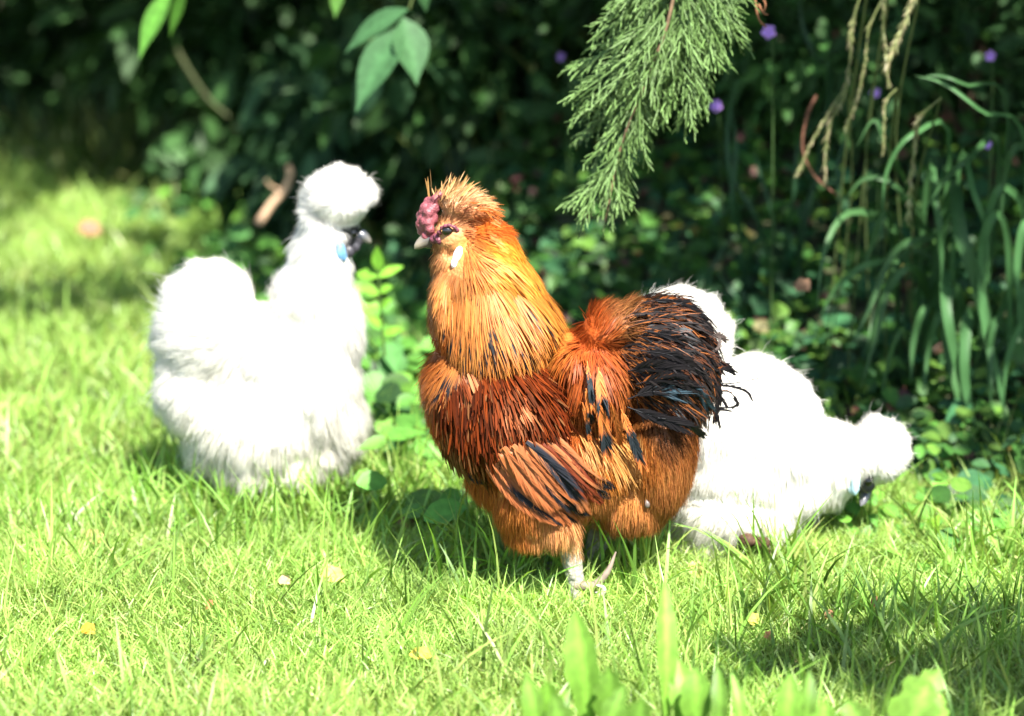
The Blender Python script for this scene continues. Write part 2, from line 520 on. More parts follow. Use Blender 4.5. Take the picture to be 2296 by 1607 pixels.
DK = (0.019, 0.050, 0.013)
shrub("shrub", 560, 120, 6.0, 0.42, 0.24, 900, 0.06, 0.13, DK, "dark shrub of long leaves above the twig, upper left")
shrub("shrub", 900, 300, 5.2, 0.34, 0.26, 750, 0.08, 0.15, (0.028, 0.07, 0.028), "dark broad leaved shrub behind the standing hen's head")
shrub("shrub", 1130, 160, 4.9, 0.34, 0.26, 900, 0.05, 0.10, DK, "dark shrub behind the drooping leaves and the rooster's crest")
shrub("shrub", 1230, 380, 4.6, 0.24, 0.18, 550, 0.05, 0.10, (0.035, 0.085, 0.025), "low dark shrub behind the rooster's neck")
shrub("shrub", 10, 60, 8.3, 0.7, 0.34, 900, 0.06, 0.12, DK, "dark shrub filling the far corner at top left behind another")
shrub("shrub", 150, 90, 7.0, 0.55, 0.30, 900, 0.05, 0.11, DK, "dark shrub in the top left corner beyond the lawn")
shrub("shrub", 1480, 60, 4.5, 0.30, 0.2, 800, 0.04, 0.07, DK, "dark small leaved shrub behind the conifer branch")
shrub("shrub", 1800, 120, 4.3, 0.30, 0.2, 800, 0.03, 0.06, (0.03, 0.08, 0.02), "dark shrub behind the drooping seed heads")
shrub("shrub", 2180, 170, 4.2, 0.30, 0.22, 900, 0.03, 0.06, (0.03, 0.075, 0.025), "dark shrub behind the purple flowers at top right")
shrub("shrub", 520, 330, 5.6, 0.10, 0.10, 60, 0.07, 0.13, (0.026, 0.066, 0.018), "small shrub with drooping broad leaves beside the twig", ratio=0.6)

# ------------------------------------------------------------------ body building
def ico(center, axes, R, sub=3):
    import bmesh
    bm = bmesh.new()
    bmesh.ops.create_icosphere(bm, subdivisions=sub, radius=1.0)
    v = np.array([p.co[:] for p in bm.verts]); f = np.array([[p.index for p in q.verts] for q in bm.faces])
    bm.free()
    return (v * axes) @ R.T + center, f


_ico_cache = {}


def fuse(name, shapes, voxel, smooth=12, factor=0.6):
    """Closed shapes melted into one continuous skin."""
    V, F, n = [], [], 0
    for c, ax, R in shapes:
        v, f = ico(np.asarray(c), np.asarray(ax), R)
        V.append(v); F.append(f + n); n += len(v)
    me = np_mesh(name, np.concatenate(V), np.concatenate(F), smooth=False)
    o = bpy.data.objects.new(name + "_raw", me)
    COL.objects.link(o)
    m = o.modifiers.new("r", 'REMESH'); m.mode = 'VOXEL'; m.voxel_size = voxel
    if smooth:
        s = o.modifiers.new("s", 'SMOOTH'); s.iterations = smooth; s.factor = factor
    bpy.context.view_layer.update()
    dg = bpy.context.evaluated_depsgraph_get()
    out = bpy.data.meshes.new_from_object(o.evaluated_get(dg))
    bpy.data.objects.remove(o)
    bpy.data.meshes.remove(me)
    out.name = name
    out.polygons.foreach_set("use_smooth", np.ones(len(out.polygons), bool))
    return out


def ell(px, py, a, b, ang, depth, y0, dy=0.0):
    """Ellipsoid drawn in sketch units on plane y0; depth half-thickness in metres."""
    c = P(px, py, y0)
    s = np.linalg.norm(P(px + 1, py, y0) - c)
    sz = np.linalg.norm(P(px, py + 1, y0) - c)
    t = -math.radians(ang)
    R = np.array([[math.cos(t), 0, -math.sin(t)], [0, 1, 0], [math.sin(t), 0, math.cos(t)]])
    return (c + np.array([0, dy, 0]), np.array([a * s, depth, b * sz]), R)


def limb(ctrl, rads, n=14):
    """Overlapping balls along a path of world points."""
    p = smooth_path(ctrl, n); r = np.interp(np.linspace(0, 1, n), np.linspace(0, 1, len(rads)), rads)
    return [(q, np.array([k, k, k]), np.eye(3)) for q, k in zip(p, r)]


def mesh_arrays(me):
    me.calc_loop_triangles()
    v = np.empty(len(me.vertices) * 3); me.vertices.foreach_get("co", v); v = v.reshape(-1, 3)
    nr = np.empty(len(me.vertices) * 3); me.vertices.foreach_get("normal", nr); nr = nr.reshape(-1, 3)
    t = np.empty(len(me.loop_triangles) * 3, np.int32); me.loop_triangles.foreach_get("vertices", t); t = t.reshape(-1, 3)
    return v, nr, t


def sample(me, n):
    v, nr, t = mesh_arrays(me)
    a = np.linalg.norm(np.cross(v[t[:, 1]] - v[t[:, 0]], v[t[:, 2]] - v[t[:, 0]]), axis=1)
    k = rng.choice(len(t), n, p=a / a.sum())
    u = rng.random((n, 2)); f = u.sum(1) > 1; u[f] = 1 - u[f]
    w = np.concatenate([1 - u.sum(1, keepdims=True), u], 1)
    return (v[t[k]] * w[:, :, None]).sum(1), unit((nr[t[k]] * w[:, :, None]).sum(1))


def guide(px, py, table, power=2.0):
    """Blend the guide rows (x, y, then values) by distance."""
    T = np.asarray(table, float)
    d2 = (px[:, None] - T[None, :, 0]) ** 2 + (py[:, None] - T[None, :, 1]) ** 2
    w = 1.0 / (d2 + 150.0) ** power
    w /= w.sum(1, keepdims=True)
    return w @ T[:, 2:]


def flow3(nr, dxy):
    """A picture-plane direction laid onto the skin."""
    d = np.stack([dxy[:, 0], np.zeros(len(dxy)), -dxy[:, 1]], -1)
    d = unit(d)
    return unit(d - (d * nr).sum(1, keepdims=True) * nr + 1e-6)


def clumped(pts, tips, k):
    """Move each tip towards the tip of its nearest leader."""
    lead = rng.choice(len(pts), k, replace=False)
    kd = KDTree(k)
    for i, j in enumerate(lead): kd.insert(pts[j], i)
    kd.balance()
    near = np.array([kd.find(p)[1] for p in pts])
    return tips[lead][near]


PROF_HAIR = np.array([0.85, 1.0, 0.75, 0.12])
PROF_HACKLE = np.array([0.35, 0.8, 1.0, 0.95, 0.65, 0.08])
PROF_BROAD = np.array([0.35, 0.75, 0.95, 1.0, 0.95, 0.8, 0.35])


def fur(bag, pts, nr, fl, L, W, lift, droop, col, tipcol, clump=0, clump_w=0.5, wob=0.06, prof=PROF_HAIR):
    n = len(pts)
    lf = np.broadcast_to(np.asarray(lift, float), n)[:, None]
    d = unit(fl * (1 - lf) + nr * lf + rng.normal(size=(n, 3)) * 0.13)
    tw = rng.normal(0, 0.6, (n, 1))
    sd = np.cross(fl, nr)
    face = unit(nr * np.cos(tw) + sd * np.sin(tw))
    r = np.linspace(0, 1, len(prof))[None, :, None, None]
    c = col[:, None, None, :] * (1 - r) + tipcol[:, None, None, :] * r
    bd = unit(fl * 0.9 - nr * 0.55 + np.array([[0, 0, -0.3]]))
    tips = None
    if clump:
        tp = pts + d * np.broadcast_to(L, n)[:, None] + bd * (np.broadcast_to(L, n) * droop * 0.35)[:, None]
        tips = clumped(pts, tp, clump)
    ribbons(bag, pts - nr * 0.003, d, face, L, W, prof, bend=droop, bend_dir=bd, col=c, wob=wob, tips=tips, tip_w=clump_w, soft=nr)


def poly_in(px, py, poly):
    poly = np.asarray(poly, float); inside = np.zeros(len(px), bool)
    j = len(poly) - 1
    for i in range(len(poly)):
        xi, yi = poly[i]; xj, yj = poly[j]
        c = ((yi > py) != (yj > py)) & (px < (xj - xi) * (py - yi) / (yj - yi + 1e-9) + xi)
        inside ^= c; j = i
    return inside


def set_cols(me, cols):
    ca = me.color_attributes.new("Col", 'FLOAT_COLOR', 'POINT')
    rgba = np.ones((len(me.vertices), 4), np.float32); rgba[:, :3] = cols
    ca.data.foreach_set("color", rgba.ravel())


def beak_mesh(base, tip, down, r, col0, col1, split=0.35):
    """Hooked upper mandible over a shorter lower one."""
    base = np.asarray(base); tip = np.asarray(tip); down = unit(np.asarray(down))
    b = Bag()
    ax = tip - base; ln = np.linalg.norm(ax); a = ax / ln
    n = 10; t = np.linspace(0, 1, n)
    for rr, reach, hook, off, k in ((r, 1.0, 0.30, -0.12, 1.0), (r * 0.72, 0.72, 0.02, 0.5, 0.8)):
        ctr = base[None] + a[None] * (t * ln * reach)[:, None] + down[None] * ((off * r) * (1 - t) + hook * ln * (t ** 2.2 - 0.35 * t))[:, None]
        rad = rr * np.sqrt(np.maximum(1 - t ** 1.5, 0.0008))
        c = np.asarray(col0)[None] * (1 - t[:, None] ** 1.5) + np.asarray(col1)[None] * t[:, None] ** 1.5
        tube(b, ctr, rad, c * k, 12)
    return b


def ball(name, c, axes, R, col, mat, parent, sub=3):
    v, f = ico(np.asarray(c), np.asarray(axes), R, sub)
    return link(name, np_mesh(name, v, f, np.broadcast_to(np.asarray(col, float), v.shape)), mat, parent)


def front_y(bvh, p):
    """Distance at which the near side of a body is met straight behind point p."""
    h = bvh.ray_cast(Vector((p[0], p[1] - 0.6, p[2])), Vector((0, 1, 0)))
    return h[0][1] if h[0] is not None else None


# ------------------------------------------------------------------ rooster
RY = 2.76
GAIN = 0.46
def rc(*c): return list(lin(c) * GAIN * np.array([1.35, 1.5, 2.1]))


S = [ell(*a, y0=RY) if len(a) == 6 else ell(*a[:6], y0=RY, dy=a[6]) for a in (
    (1130, 930, 168, 140, 10, .100), (1240, 1030, 205, 135, 0, .098), (1040, 890, 84, 140, 0, .080),
    (1195, 1085, 92, 92, 0, .055, -.048), (1240, 1128, 60, 58, 0, .045, -.055), (1380, 1095, 84, 95, 0, .05, .04),
    (1475, 1000, 86, 165, 6, .080), (1335, 850, 92, 100, -25, .082), (1475, 825, 112, 140, 0, .058), (1405, 728, 46, 44, -30, .045), (1352, 738, 56, 42, -42, .052), (1190, 1148, 66, 58, 8, .048, -.045), (1415, 1110, 96, 84, 0, .068, .0),
    (1110, 740, 128, 120, 0, .080), (1075, 625, 88, 105, 25, .060), (1022, 530, 52, 50, 0, .037),
    (1045, 470, 60, 34, 15, .030), (1110, 560, 46, 80, -35, .045), (1170, 690, 58, 85, -32, .062), (1142, 610, 40, 90, -38, .052), (1090, 685, 104, 105, 10, .070), (1000, 580, 28, 40, 0, .032),
    (1000, 680, 30, 100, 0, .055), (1290, 800, 60, 45, 25, .070))]
PXM = float(np.linalg.norm(P(1201, 900, RY) - P(1200, 900, RY)))          # metres per sketch unit on the rooster
def RP(px, py, dy=0.0): return P(px, py, RY + dy)
ny_, fy_ = -0.055, 0.045
S += limb([RP(1262, 1150, ny_), RP(1278, 1235, ny_), RP(1290, 1300, ny_ - .002), RP(1300, 1362, ny_ - .004)], [.018, .0130, .0112, .0120], 26)
foot = RP(1302, 1366, ny_ - .004)
for dx, dyy, ln in ((-.055, -.02, 1), (-.05, .02, 1), (-.03, -.05, 1), (.034, .012, 1)):
    S += limb([foot, foot + np.array([dx * .5, dyy * .5, .004]), foot + np.array([dx, dyy, -.004])], [.0075, .0062, .0048], 9)
S += limb([RP(1370, 1140, fy_), RP(1338, 1222, fy_), RP(1306, 1290, fy_), RP(1296, 1345, fy_)], [.020, .0135, .0115, .011], 26)
foot2 = RP(1294, 1345, fy_); foot2[2] = 0.008
for dx, dyy in ((-.055, -.02), (-.05, .02), (.03, .0)):
    S += limb([foot2, foot2 + np.array([dx * .5, dyy * .5, .004]), foot2 + np.array([dx, dyy, -.004])], [.0075, .006, .0045], 9)
me = fuse("rooster", S, 0.0034, 6)
RVERT, RNORM, _ = mesh_arrays(me)

R_COL = [  # x, y, colour
    (985, 440, *rc(226, 180, 120)), (1030, 430, *rc(235, 185, 120)), (1085, 455, *rc(232, 170, 100)), (1035, 478, *rc(180, 112, 62)), (1080, 500, *rc(225, 115, 35)),
    (1005, 478, *rc(205, 145, 85)), (1120, 500, *rc(225, 100, 30)), (1110, 550, *rc(244, 165, 45)), (1160, 590, *rc(240, 160, 55)), (1200, 640, *rc(225, 140, 50)),
    (1060, 560, *rc(232, 140, 60)), (985, 575, *rc(205, 138, 76)), (975, 650, *rc(190, 120, 60)), (1010, 600, *rc(210, 135, 68)), (1010, 640, *rc(225, 140, 60)), (1060, 660, *rc(226, 142, 62)), (1130, 680, *rc(222, 135, 52)),
    (980, 740, *rc(205, 105, 38)), (1050, 760, *rc(218, 135, 55)), (1150, 770, *rc(215, 130, 45)), (1250, 740, *rc(218, 130, 45)),
    (950, 900, *rc(205, 120, 48)), (975, 1000, *rc(205, 122, 50)), (1050, 1060, *rc(205, 118, 48)), (1035, 880, *rc(105, 50, 24)), (1065, 855, *rc(130, 66, 30)), (1100, 900, *rc(110, 38, 16)), (1200, 900, *rc(95, 35, 16)),
    (1310, 740, *rc(190, 85, 25)), (1260, 820, *rc(188, 88, 28)), (1300, 900, *rc(195, 98, 32)), (1360, 980, *rc(208, 125, 45)), (1420, 980, *rc(190, 110, 40)),
    (1390, 690, *rc(170, 105, 50)), (1450, 660, *rc(150, 120, 70)), (1480, 780, *rc(70, 42, 22)), (1540, 860, *rc(60, 36, 18)), (1480, 930, *rc(110, 62, 26)),
    (1560, 960, *rc(160, 92, 38)), (1500, 1040, *rc(200, 125, 58)), (1440, 1130, *rc(196, 124, 58)), (1560, 1060, *rc(205, 130, 62)), (1400, 1060, *rc(208, 135, 62)),
    (1150, 1120, *rc(214, 125, 50)), (1230, 1150, *rc(235, 160, 88)), (1280, 1190, *rc(238, 178, 108)), (1150, 1210, *rc(222, 145, 72)), (1340, 1120, *rc(218, 142, 74)), (1400, 1190, *rc(190, 118, 55))]
R_FLOW = [  # x, y, direction, strand length in sketch units
    (975, 450, -.2, -1, 42), (1000, 430, .15, -1, 52), (1040, 425, .55, -1, 55), (1080, 445, 1, -.25, 55), (1110, 480, 1, .45, 52), (1020, 480, .8, -.5, 45), (1060, 500, 1, 0, 50),
    (1090, 540, 1, .55, 60), (1150, 580, .75, .8, 70), (1210, 660, .55, 1, 75), (1250, 720, .5, 1, 70), (1040, 560, .3, .8, 40), (1000, 560, -.3, .9, 34), (975, 600, -.4, 1, 40),
    (1000, 620, -.15, 1, 40), (1060, 650, .1, 1, 62), (1130, 680, .35, 1, 72), (965, 700, -.12, 1, 50), (1000, 800, -.12, 1, 66), (1100, 780, .02, 1, 75), (1200, 770, .22, 1, 75),
    (945, 870, -.15, 1, 50), (950, 960, .12, 1, 48), (1010, 1040, .3, 1, 52), (1100, 900, .1, 1, 40), (1200, 900, .2, 1, 40),
    (1300, 740, -.35, .6, 40), (1340, 710, .5, -.8, 36), (1390, 670, .45, -.9, 40), (1450, 655, .8, -.6, 38), (1270, 850, -.2, 1, 70), (1330, 900, .02, 1, 80), (1400, 950, .22, 1, 80),
    (1350, 790, .1, 1, 45), (1430, 740, .9, .1, 40), (1540, 720, .85, .5, 45), (1590, 800, .45, .9, 45), (1500, 850, .7, .7, 45), (1580, 950, .12, 1, 55), (1450, 920, .4, .9, 50),
    (1500, 1060, .1, 1, 48), (1560, 1060, .12, 1, 48), (1450, 1150, -.02, 1, 45), (1150, 1120, .12, 1, 50), (1250, 1150, .02, 1, 55), (1200, 1210, .05, 1, 48), (1350, 1150, .05, 1, 48)]

vx, vy = unP(RVERT, RY)
base = guide(vx, vy, R_COL, 2.5)
low = RVERT[:, 2] - 0.0
legz = vy > 1204
cell = np.stack([np.floor(RVERT[:, 0] * 260), np.floor(RVERT[:, 2] * 260)], 1)
legcol = np.array([0.24, 0.235, 0.20]) * (0.75 + 0.5 * ((np.sin(cell[:, :1] * 12.9 + cell[:, 1:] * 78.2) * 43758.5) % 1))
base[legz] = legcol[legz]
face = ((vx < 970) & (vy > 490) & (vy < 565))
base[face] = (0.16, 0.06, 0.075)
set_cols(me, base)
M_roost = mat_attr("rooster_skin", 0.6, 0.25, noise=0.2, noise_scale=150, bump=0.5, bump_scale=240)
rooster = link("rooster", me, M_roost)
tag(rooster, "golden orange crested rooster with black tail standing on the lawn", "rooster")
bvh = BVHTree.FromPolygons([tuple(v) for v in RVERT], [tuple(p.vertices) for p in me.polygons])


def vary(c, n, v=0.18, hue=0.06):
    return np.clip(c * rng.normal(1, v, (n, 1)).clip(0.5, 1.6) * rng.normal(1, hue, (n, 3)), 0.001, 0.9)


# -- down and body feathers, all over
pts, nr = sample(me, 150000)
px, py = unP(pts, RY)
wingzone = poly_in(px, py, [(1000, 900), (1090, 840), (1230, 830), (1245, 960), (1230, 1040), (1100, 1040), (1010, 980)]) & (nr[:, 1] < 0)
tailzone = poly_in(px, py, [(1390, 690), (1470, 655), (1560, 680), (1620, 760), (1640, 930), (1560, 970), (1430, 950), (1370, 860), (1370, 760)])
keep = (py < 1205) & ~((px < 966) & (py > 470) & (py < 565)) & ~((px < 1030) & (px > 980) & (py > 506) & (py < 535) & (nr[:, 1] < -0.2)) & ~((np.hypot((px - 1024) / 11, (py - 577) / 20) < 1) & (nr[:, 1] < 0))
keep &= ~((py > 1180) & (px > 1255) & (px < 1330) & (rng.random(len(px)) < 0.5))
pts, nr, px, py, wingzone, tailzone = [a[keep] for a in (pts, nr, px, py, wingzone, tailzone)]
fl = guide(px, py, R_FLOW); L = fl[:, 2] * PXM * rng.uniform(0.6, 1.15, len(px))
fl = flow3(nr, fl[:, :2])
c = vary(guide(px, py, R_COL, 2.5), len(px), 0.2)
tuft = (px > 1310) & (px < 1470) & (py < 735)
c[tuft] *= rng.uniform(.35, 1.1, (tuft.sum(), 1)); L[tuft] *= 1.35
tipc = np.clip(c * rng.uniform(0.95, 1.5, (len(px), 1)), 0, 0.85)
dark = (rng.random(len(px)) < 0.35) & tailzone
c[dark] *= 0.15; tipc[dark] *= 0.15
bag = Bag()
crest = (py < 520) & (px < 1130)
hackle = (py < 860) & (px < 1300) & ~crest
lift = np.where(crest, 0.34, np.where(tuft, .38, np.where(hackle, np.where((px < 1012) & (py > 535), .33, 0.06), np.where(py > 1040, .24, 0.19))))
fluffy = ~hackle | (px < 1030) | (rng.random(len(px)) < 0.5)
z = fluffy
fur(bag, pts[z], nr[z], fl[z], L[z] * np.where(crest[z], .78, np.where(py[z] > 1150, .72, np.where(py[z] > 1040, 1.05, .9))), rng.uniform(0.0004, 0.0009, z.sum()), lift[z], rng.uniform(0.4, 0.9, z.sum()), c[z], tipc[z], clump=9000, clump_w=0.28)
bag.build("body_feathers", M_down, rooster)

# -- long crest quills
bag = Bag()
for bx, by, tx, ty in ((965, 455, 956, 402), (985, 440, 980, 420), (1000, 440, 1008, 412), (1015, 440, 1035, 400), (1025, 440, 1046, 396), (1010, 436, 1022, 404), (1045, 440, 1075, 425), (1060, 445, 1098, 440),
                       (1080, 460, 1112, 458), (1085, 470, 1118, 476), (1090, 480, 1128, 497), (1085, 490, 1126, 502), (1035, 440, 1060, 412)):
    for j in range(3):
        a = RP(bx + rng.normal(0, 3), by + rng.normal(0, 3), rng.normal(0, .012)); b = RP(tx + rng.normal(0, 4), ty + rng.normal(0, 5), rng.normal(0, .014))
        cc = np.array(rc(228, 170, 90)) * rng.uniform(.7, 1.2)
        ribbons(bag, a[None], (b - a)[None], np.array([[0.2, -1, 0.1]]), np.linalg.norm(b - a), .0021, PROF_HACKLE, bend=0.15, cols=3, fold=.2, col=cc[None, None, None])
for j in range(300):
    u = rng.random() ** .6; bx, by = 975 + 110 * u + rng.normal(0, 6), 446 + 34 * u ** 2 + rng.normal(0, 6)
    an = np.interp(u, [0, .35, .7, 1], [-1.4, -.8, -.1, .6]) + rng.normal(0, .28); ln = rng.uniform(30, 66)
    a = RP(bx, by, rng.normal(0, .016)); b = RP(bx + math.cos(an) * ln, by + math.sin(an) * ln, rng.normal(0, .018))
    cc = np.array(rc(*((230, 172, 100) if u < .75 else (228, 120, 45)))) * rng.uniform(.6, 1.15)
    ribbons(bag, a[None], (b - a)[None], np.array([[0.2, -1, 0.1]]), np.linalg.norm(b - a), rng.uniform(.0011, .0021), PROF_HACKLE, bend=0.3, cols=3, fold=.2, col=cc[None, None, None])
bag.build("crest_quills", M_feather, rooster)

# -- hackle cape
pts, nr = sample(me, 90000)
px, py = unP(pts, RY)
edge = np.interp(px, [930, 1000, 1100, 1200, 1300], [840, 850, 830, 800, 755]) + 70 * (noise2(px, py, 1 / 30.0) - .5)
k = (py < edge) & (py > 505) & (px > 960) & (px < 1300) & ~((px < 1045) & (py < 600))
pts, nr, px, py, edge = [a[k][:24000] for a in (pts, nr, px, py, edge)]
n = len(px)
f = guide(px, py, R_FLOW); L = f[:, 2] * PXM * rng.uniform(0.6, 1.4, n)
L *= np.clip(0.35 + (py - 520) / 160, 0.35, 1.0)
fl = flow3(nr, f[:, :2])
c = vary(guide(px, py, R_COL, 2.5), n, 0.14, .04)
rows = 6
colr = np.broadcast_to(c[:, None, None, :], (n, rows, 3, 3)).copy()
colr[:, :, (0, 2)] *= 1.12
colr[:, 4:, :] *= 1.15
blk = (rng.random(n) < np.clip((py - (edge - 190)) / 380, 0.0, 0.30)) & (px > 1000)
bl = np.where(blk)[0]
colr[bl, 2:5, 1] = (0.012, 0.012, 0.014); colr[bl, 3:5, 0] *= 0.25; colr[bl, 4, 2] *= 0.3
bag = Bag()
w = rng.uniform(0.0008, 0.0016, n); w[bl] *= 2.2; colr[bl, 3:5] = (0.010, 0.010, 0.012)
d = unit(fl * 0.96 + nr * 0.045 + rng.normal(size=(n, 3)) * 0.045)
tw = rng.normal(0, 0.15, (n, 1)); fc = unit(nr * np.cos(tw) + np.cross(fl, nr) * np.sin(tw))
ribbons(bag, pts + nr * rng.uniform(0.001, 0.0035, (n, 1)), d, fc, L * 1.1, w, PROF_HACKLE, bend=rng.uniform(0.3, 0.8, n), bend_dir=unit(fl - nr * 0.5), fold=-0.12, cols=3, col=colr, wob=0.02, soft=nr)
bag.build("neck_hackle", M_feather, rooster)

# -- saddle hackles hanging over the wing
pts, nr = sample(me, 60000)
px, py = unP(pts, RY)
k = poly_in(px, py, [(1250, 780), (1330, 740), (1390, 700), (1380, 860), (1440, 930), (1440, 985), (1380, 1000), (1300, 960), (1235, 900), (1215, 840)])
pts, nr, px, py = [a[k][:9000] for a in (pts, nr, px, py)]
n = len(px)
f = guide(px, py, R_FLOW); L = f[:, 2] * PXM * rng.uniform(0.7, 1.3, n)
fl = flow3(nr, f[:, :2])
c = vary(guide(px, py, R_COL, 2.5), n, 0.2)
colr = np.broadcast_to(c[:, None, None, :], (n, rows, 3, 3)).copy()
g = np.clip((py - 840) / 100, 0, 1)[:, None, None]
gold = np.array(rc(236, 178, 90))
colr[:, 3:, :] = colr[:, 3:, :] * (1 - 0.6 * g[..., None]) + gold * 0.6 * g[..., None]
blk = rng.random(n) < 0.06
colr[blk, 2:5, 1] = (0.012, 0.012, 0.012)
bag = Bag()
ribbons(bag, pts + nr * rng.uniform(0.001, 0.006, (n, 1)), unit(fl * 0.94 + nr * 0.08 + rng.normal(size=(n, 3)) * 0.06), unit(nr + np.cross(fl, nr) * rng.normal(0, 0.3, (n, 1))), L,
        rng.uniform(0.0008, 0.0017, n), PROF_HACKLE, bend=rng.uniform(0.2, 0.7, n), bend_dir=unit(fl - nr * 0.4), fold=-0.12, cols=3, col=colr, wob=0.02, soft=nr)
saddle = bag.build("saddle_hackle", M_feather, rooster)


def on_skin(px, py, off):
    """Point just off the near side of the rooster."""
    q = RP(px, py)
    fy = front_y(bvh, q)
    if fy is None: fy = RY - 0.02
    # keep the picture position while moving to the near side
    y = min(fy, RY) - off
    return P(px + 0.0, py, y) if False else np.array([q[0], y, q[2]])


def big_feather(bag, ctrl, off, width, colf, edge=None, cols=7, rows=12, prof=None, split=0.0, arch=0.06, seed=0):
    """One broad vaned feather along sketch control points, lying just off the body."""
    p = smooth_path([on_skin(a, b, off) for a, b in ctrl], rows)
    ymin = np.minimum.accumulate(p[::-1, 1])[::-1]
    t = np.linspace(0, 1, rows)
    p[:, 1] = np.interp(t, [0, .5, 1], [p[0, 1], min(p[rows // 2, 1], (p[0, 1] + p[-1, 1]) / 2), p[-1, 1]]) - 0.0
    tg = unit(np.gradient(p, axis=0)); side = unit(np.cross(tg, np.array([[0, -1.0, 0]]))); up = np.cross(side, tg)
    pr = np.interp(t, np.linspace(0, 1, len(prof or PROF_BROAD)), prof if prof is not None else PROF_BROAD)
    xs = np.linspace(-1, 1, cols)
    r2 = np.random.default_rng(seed)
    jag = r2.normal(0, 0.05 + split, (rows, cols)) * (t[:, None] ** 2)
    v = p[:, None, :] + side[:, None, :] * (xs[None, :, None] * (pr[:, None, None] * width * 0.5)) + up[:, None, :] * ((xs ** 2)[None, :, None] * -arch * width)
    v = v + tg[:, None, :] * (-np.abs(xs)[None, :, None] * width * 0.55 * (t[:, None, None] > .15) + jag[:, :, None] * width)
    idx = np.arange(rows * cols).reshape(rows, cols)
    q = np.stack([idx[:-1, :-1], idx[:-1, 1:], idx[1:, 1:], idx[1:, :-1]], -1).reshape(-1, 4)
    c = np.array([[colf(a, b) for b in xs] for a in t]).reshape(-1, 3)
    c = c * r2.normal(1, 0.10, (len(c), 1))
    bag.add(v.reshape(-1, 3), q, c)


def barb_feather(bag, ctrl, off, width, colf, n=120, seed=0, root=0.12, sp=(.35, .75), bw=(.0008, .0019)):
    """A loose feather: a shaft and a comb of separate barbs on both sides."""
    r2 = np.random.default_rng(seed)
    p = smooth_path([on_skin(a, b, off) for a, b in ctrl], 30)
    p[:, 1] = np.interp(np.linspace(0, 1, 30), [0, .5, 1], [p[0, 1], min(p[15, 1], (p[0, 1] + p[-1, 1]) / 2), p[-1, 1]])
    tg = unit(np.gradient(p, axis=0)); side = unit(np.cross(tg, np.array([[0, -1.0, 0]]))); up = np.cross(side, tg)
    if (up[:, 1] > 0).mean() > .5: up = -up
    t = root + ((.93 if sp[1] < .5 else 1) - root) * r2.random(n) ** .9; j = np.minimum((t * 29).astype(int), 28)
    base = p[j] + (p[j + 1] - p[j]) * (t * 29 - j)[:, None]
    sg = np.where(r2.random(n) < .5, -1.0, 1.0)
    spread = r2.uniform(*sp, n) * (1 - .45 * t)
    d = unit(tg[j] + side[j] * (sg * spread)[:, None] + up[j] * r2.normal(.05, .12, n)[:, None])
    L = width * .5 / np.maximum(spread, .25) * (np.interp(t, [0, .2, .65, .93], [.5, .8, .75, .22]) if sp[1] < .5 else np.interp(t, [0, .2, .8, 1], [.55, 1, 1, .5])) * r2.uniform(.8, 1.2, n)
    col = np.array([[colf(a, b * .9) for a in (min(k + .0, 1), min(k + .1, 1), min(k + .2, 1), min(k + .3, 1))] for k, b in zip(t, sg * spread / sp[1])])
    col = col * (r2.uniform(.86, 1.14, (n, 1, 1)) if sp[1] < .5 else r2.uniform(.7, 1.4, (n, 1, 1)))
    ribbons(bag, base, d, up[j], L, r2.uniform(*bw, n), PROF_HAIR, bend=.5, bend_dir=unit(tg[j] - up[j] * .3), cols=2, col=col[:, :, None, :], soft=up[j])
    tube_c = np.array([colf(k, 0) for k in np.linspace(0, 1, 30)]) * 1.2
    nb = Bag(); tube(nb, p, np.linspace(.0010, .0004, 30), tube_c, 4)
    ctr = np.repeat(p, 4, 0)
    bag.add(nb.v[0], nb.q[0], nb.c[0], unit(nb.v[0] - ctr))


# -- wing: coverts, then flight feathers
OR = np.array(rc(205, 118, 58)); OR2 = np.array(rc(215, 132, 70)); RUST = np.array(rc(150, 68, 32)); BLK = np.array([0.014, 0.015, 0.02])
wing = empty("wing", tuple(RP(1120, 900, -0.1)))
wing.parent = rooster; wing.matrix_parent_inverse = rooster.matrix_basis.inverted()
FL = [  # control points, lift off the body, width in sketch units, scheme
    ([(1085, 985), (1150, 1060), (1245, 1122)], .012, 30, 'o'), ([(1095, 975), (1165, 1050), (1262, 1124)], .014, 32, 'ob'), ([(1110, 965), (1185, 1045), (1280, 1128)], .016, 34, 'o'),
    ([(1230, 930), (1300, 1000), (1372, 1056)], .012, 30, 'tip'), ([(1215, 940), (1290, 1015), (1362, 1078)], .014, 32, 'tip'), ([(1205, 945), (1280, 1020), (1345, 1088)], .015, 34, 'r'),
    ([(1130, 960), (1205, 1050), (1296, 1130)], .018, 36, 'ob'), ([(1150, 955), (1225, 1045), (1308, 1124)], .021, 38, 'o'), ([(1165, 950), (1240, 1040), (1320, 1112)], .023, 40, 'ob'),
    ([(1178, 940), (1245, 1005), (1308, 1096)], .026, 44, 'k'), ([(1128, 950), (1172, 1010), (1238, 1080)], .027, 46, 'o'), ([(1148, 945), (1190, 1000), (1255, 1078)], .029, 42, 'o2'),
    ([(1030, 985), (1055, 1020), (1082, 1036)], .012, 22, 'ob')]
